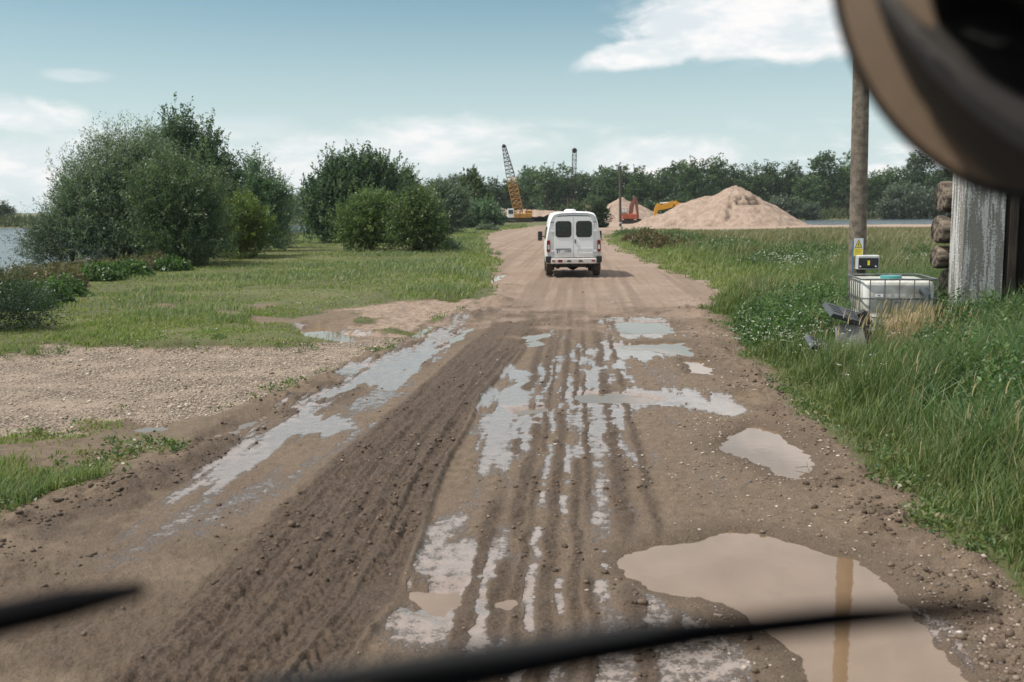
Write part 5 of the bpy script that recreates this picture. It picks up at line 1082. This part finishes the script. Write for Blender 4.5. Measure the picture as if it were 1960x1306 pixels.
# white umbels
def flowers(name, x, y, z, size, label, per=7, spread=.05, m_=None):
    n_ = len(x); P = np.repeat(np.stack([x, y, z], -1), per, 0)+rng.normal(size=(n_*per, 3))*np.array([spread, spread, spread*.25])
    L = Leaf(); up = np.tile([1.0, 0, 0], (len(P), 1)); L.add(*leaves(P, size, np.full((len(P), 3), .6), aspect=.9, up=up)); o = L.build(name, None, m_ or M_petal); return tag(o, label, 'flowers', kind='stuff')
x, y, s, h, d, tall = verge(1500, 6, 19, 8, 33, 1.3); k = (s > .3) & (fbm(x, y, .8, 2, 9) > .14); x, y, h, s, d = x[k], y[k], h[k], s[k], d[k]
sx_, sy_ = XY(1500, 14.5); extra = 70; x = np.append(x, sx_+rng.normal(size=extra)*.45); y = np.append(y, sy_+rng.normal(size=extra)*.7); h = np.append(h, np.zeros(extra)); d = np.append(d, np.full(extra, 14.5)); s = np.append(s, np.full(extra, 1.0))
flowers('white_flowers', x, y, h+np.where(d < 9, .25, .50)+rng.uniform(-.1, .12, len(x))*1, .016, 'small white flower heads scattered through the tall verge grass', 7, .022)
x, y = scatter(2600, 25, 75, 10, 30, 1); M = masks(x, y); k = (M['grass'] > .5) & (M['sroad'] > 2) & (fbm(x, y, .22, 2, 4) > .20); flowers('meadow_flowers', x[k], y[k], M['h'][k]+rng.uniform(.40, .8, k.sum()), .032, 'pale flower heads in the rough field beyond the verge', 6, .07)
x, y = scatter(500, 13, 30, -34, -8, 1); M = masks(x, y); k = (M['grass'] > .5) & (fbm(x, y, .5, 2, 14) > .05); flowers('daisies', x[k], y[k], M['h'][k]+.10, .022, 'tiny white daisies in the short grass left of the road', 4, .012)

# ------------------------------------------------------------------ stones and clods
def stones(name, x, y, h, size, cols, wts, label, cat, m_, flat=.65):
    ico = np.array([(0, 0, 1), (.894, 0, .447), (.276, .851, .447), (-.724, .526, .447), (-.724, -.526, .447), (.276, -.851, .447), (.724, .526, -.447), (-.276, .851, -.447), (-.894, 0, -.447), (-.276, -.851, -.447), (.724, -.526, -.447), (0, 0, -1)])
    fc = np.array([(0, 1, 2), (0, 2, 3), (0, 3, 4), (0, 4, 5), (0, 5, 1), (1, 6, 2), (2, 7, 3), (3, 8, 4), (4, 9, 5), (5, 10, 1), (2, 6, 7), (3, 7, 8), (4, 8, 9), (5, 9, 10), (1, 10, 6), (6, 11, 7), (7, 11, 8), (8, 11, 9), (9, 11, 10), (10, 11, 6)])
    n_ = len(x); V = ico[None]*(1+.28*rng.normal(size=(n_, 12, 1)).clip(-1, 1)); V = V*np.stack([rng.uniform(.7, 1.25, n_), rng.uniform(.7, 1.25, n_), rng.uniform(.4, .9, n_)*flat*1.3], -1)[:, None]*size[:, None, None]
    a = rng.uniform(0, 6.28, n_)[:, None]; X = V[..., 0]*np.cos(a)-V[..., 1]*np.sin(a); Y = V[..., 0]*np.sin(a)+V[..., 1]*np.cos(a)
    V = np.stack([X+x[:, None], Y+y[:, None], V[..., 2]+h[:, None]+size[:, None]*.12], -1).reshape(-1, 3); F = (fc[None]+(np.arange(n_)*12)[:, None, None]).reshape(-1, 3)
    o = bigmesh(name, V, F, m_, cols=np.repeat(palette(n_, cols, wts, .15), 12, 0)); return tag(o, label, cat, kind='stuff')
def vcmat(name, rough):
    m = bpy.data.materials.new(name); m.use_nodes = True; t = NT(m.node_tree); b = t.n['Principled BSDF']; t.put(b.inputs['Base Color'], t.new('ShaderNodeAttribute', attribute_name='Col').outputs['Color']); b.inputs['Roughness'].default_value = rough; b.inputs['Specular IOR Level'].default_value = .3; return m
M_stone = vcmat('stone', .8); M_clod = vcmat('clod', .7)
SC = [(.22, .17, .135), (.15, .11, .082), (.34, .285, .24), (.11, .10, .095), (.46, .42, .38)]
x, y = scatter(110000, 4.5, 24, -10, 36, 1.1); M = masks(x, y); rt = ss(M['u'], 1.0, 1.6); right = .12+.88*ss((M['px']-1108)/np.maximum(M['py']-409, 5), .22, .5)
k = (M['road'] > .5) & (M['pud'] > .03) & (rng.uniform(0, 1, len(x)) < right*(.35+.65*ss(fbm(x, y, .8, 3, 8), -.2, .3))*(1-.8*M['dry'])); k &= M['wet'] < .7
stones('pebbles', x[k], y[k], M['h'][k], rng.gamma(1.8, .0030, k.sum()).clip(.002, .024), SC, [3, 3, 2, .6, .5], 'small pebbles strewn over the right side of the muddy road', 'pebbles', M_stone)
x, y = scatter(120000, 8, 26, -40, -6, 1.0); M = masks(x, y); k = (M['lot'] > .4) & (rng.uniform(0, 1, len(x)) < .25+.75*ss(fbm(x, y, .5, 3, 61), -.25, .15))
stones('gravel', x[k], y[k], M['h'][k], rng.gamma(1.8, .0043, k.sum()).clip(.003, .040), [(.34, .275, .215), (.25, .195, .148), (.44, .375, .31), (.17, .145, .12)], [3, 3, 2, 1], 'pale coarse gravel spread on the open patch left of the road', 'gravel', M_stone)
x, y = scatter(120000, 4.5, 32, -36, 36, 1.0); M = masks(x, y); k = (M['road'] > .4) & (M['pud'] > .12) & (M['wet'] < .6) & (rng.uniform(0, 1, len(x)) < (np.exp(-((M['sroad']+.35)/.35)**2)*.55+.20*M['dark'])*(1-M['dry'])*ss(fbm(x, y, 1.4, 3, 18), -.25, .25))
stones('mud_clods', x[k], y[k], M['h'][k], rng.gamma(1.6, .0060, k.sum()).clip(.003, .032), [(.085, .060, .042), (.12, .085, .06), (.06, .042, .030)], [1, 1, 1], 'dark crumbs and clods of mud thrown up along the ruts and road edge', 'mud clods', M_clod, .8)
# a forked twig in the puddle and a thin stick by the grass
tg = MB(); tx_, ty_ = G(1545, 893); tg.tube([(tx_-.10, ty_+.03, -.015), (tx_, ty_-.01, .0), (tx_+.03, ty_+.12, .012)], [.003, .004, .002], 5); tg.tube([(tx_-.02, ty_-.12, -.015), (tx_, ty_-.01, .0)], [.003, .003], 5); tag(tg.build('twig', M_bark), 'forked dark twig lying at the right tip of the oval puddle', 'twig')

# ------------------------------------------------------------------ the truck the picture is taken from: wipers, round mirror
trk = empty('truck', (0, -1.2, 0), 0, 'truck from whose cab the view is seen, black wipers and round mirror out of focus', 'truck')
def loc(v): return tuple(np.array(v)-np.array([0, -1.2, 0]))
def W(px, py, d): return loc(AT(px, py, d))
M_wip = mat('wiper_rubber', (.006, .006, .008), .9, spec=.1)
b = MB(); b.tube([W(-260, 1236, .62), W(-60, 1198, .62), W(120, 1158, .62), W(272, 1128, .62)], [.0115, .0115, .0105, .005], 10); b.build('wiper', M_wip, trk, smooth=True)
b = MB(); b.tube([W(600, 1372, .46), W(860, 1312, .46), W(1120, 1254, .46), W(1360, 1212, .46), W(1620, 1183, .46), W(1905, 1162, .46)], [.0052, .0056, .0064, .0070, .0066, .0036], 10); wp = b.build('wiper', M_wip, trk, smooth=True)
b = MB(); b.tube([W(480, 1330, .50), W(900, 1262, .50), W(1200, 1216, .50), W(1480, 1190, .47)], [.0068, .0068, .0066, .0042], 10); b.build('wiper_arm', mat('wiper_steel', (.007, .009, .012), .8), wp, smooth=True)
# convex front mirror: outline on a tilted plane, real dome
Mc = Vector(AT(2010, -90, .78)); nrm = Vector((-.42, -.87, -.24)).normalized(); back = -nrm
def on_plane(px, py):
    d = Vector(ray(px, py)); t_ = (Mc-Vector(CP)).dot(nrm)/d.dot(nrm); return Vector(CP)+d*t_
ring = [on_plane(2010+424*math.cos(a)*(1.0), -90+478*math.sin(a)) for a in np.linspace(0, 2*math.pi, 72, endpoint=False)]
ctr = sum(ring, Vector())/len(ring); b = MB(); T = lambda v: v-Vector((0, -1.2, 0))
loops = []
for k in range(14, 0, -1):
    s = k/14*.985; loops.append([tuple(T(ctr+(p-ctr)*s+nrm*(.048*(1-s*s)))) for p in ring])
b.loft(loops)
m = bpy.data.materials.new('mirror_silver'); m.use_nodes = True; q = m.node_tree.nodes['Principled BSDF']; q.inputs['Base Color'].default_value = (.62, .58, .54, 1); q.inputs['Metallic'].default_value = 1; q.inputs['Roughness'].default_value = .06
rm = MB(); L0 = [[tuple(T(ctr+(p-ctr)*s_+nrm*o_)) for p in ring] for s_, o_ in ((.97, .004), (1.0, .006), (1.006, -.006), (.97, -.035), (.6, -.075), (.15, -.09))]; rm.loft(L0)
mr_ = rm.build('mirror', M_black, trk, smooth=True); b.build('mirror_glass', m, mr_, smooth=True)
# cab front below and behind the driver's eye, seen in the mirror
M_cab = mat('cab_dark', (.012, .012, .014), .7)
X0, X1 = -1.95, .60                         # cab shell in the truck's own space (eye at y 1.2, z 2.3)
b = MB(); b.rbox((X0, 1.66, .30), (X1, 1.86, 1.90), .05); b.build('front_panel', M_cab, trk)
b = MB(); b.rbox((X0, -.60, 2.86), (X1, 1.60, 2.96), .03); b.build('roof', M_cab, trk)
b = MB(); b.box((X0, -.60, .45), (X1, -.52, 2.85)); b.build('back_wall', M_cab, trk)
b = MB(); b.box((X0, -.50, 1.0), (X1, 1.64, 1.06)); b.build('cab_floor', M_cab, trk)
b = MB(); b.box((X0, -.50, 1.07), (X0+.05, 1.0, 2.85)); b.build('door', M_cab, trk)
b = MB(); b.box((X1-.05, -.50, 1.07), (X1, 1.0, 2.85)); b.build('door', M_cab, trk)
# ------------------------------------------------------------------ haze of a humid summer day
hb = MB(); hb.box((-1200, -300, -3), (1200, 1200, 60)); hz_ = hb.build('haze', M_white); hz_['kind'] = 'stuff'; hz_['label'] = 'thin pale summer haze over the whole place'
hm = bpy.data.materials.new('haze'); hm.use_nodes = True; hn = hm.node_tree; hn.nodes.clear(); pv = hn.nodes.new('ShaderNodeVolumePrincipled'); pv.inputs['Color'].default_value = (.78, .88, .92, 1); pv.inputs['Density'].default_value = HAZE
ho = hn.nodes.new('ShaderNodeOutputMaterial'); hn.links.new(pv.outputs[0], ho.inputs['Volume']); hz_.data.materials.clear(); hz_.data.materials.append(hm)
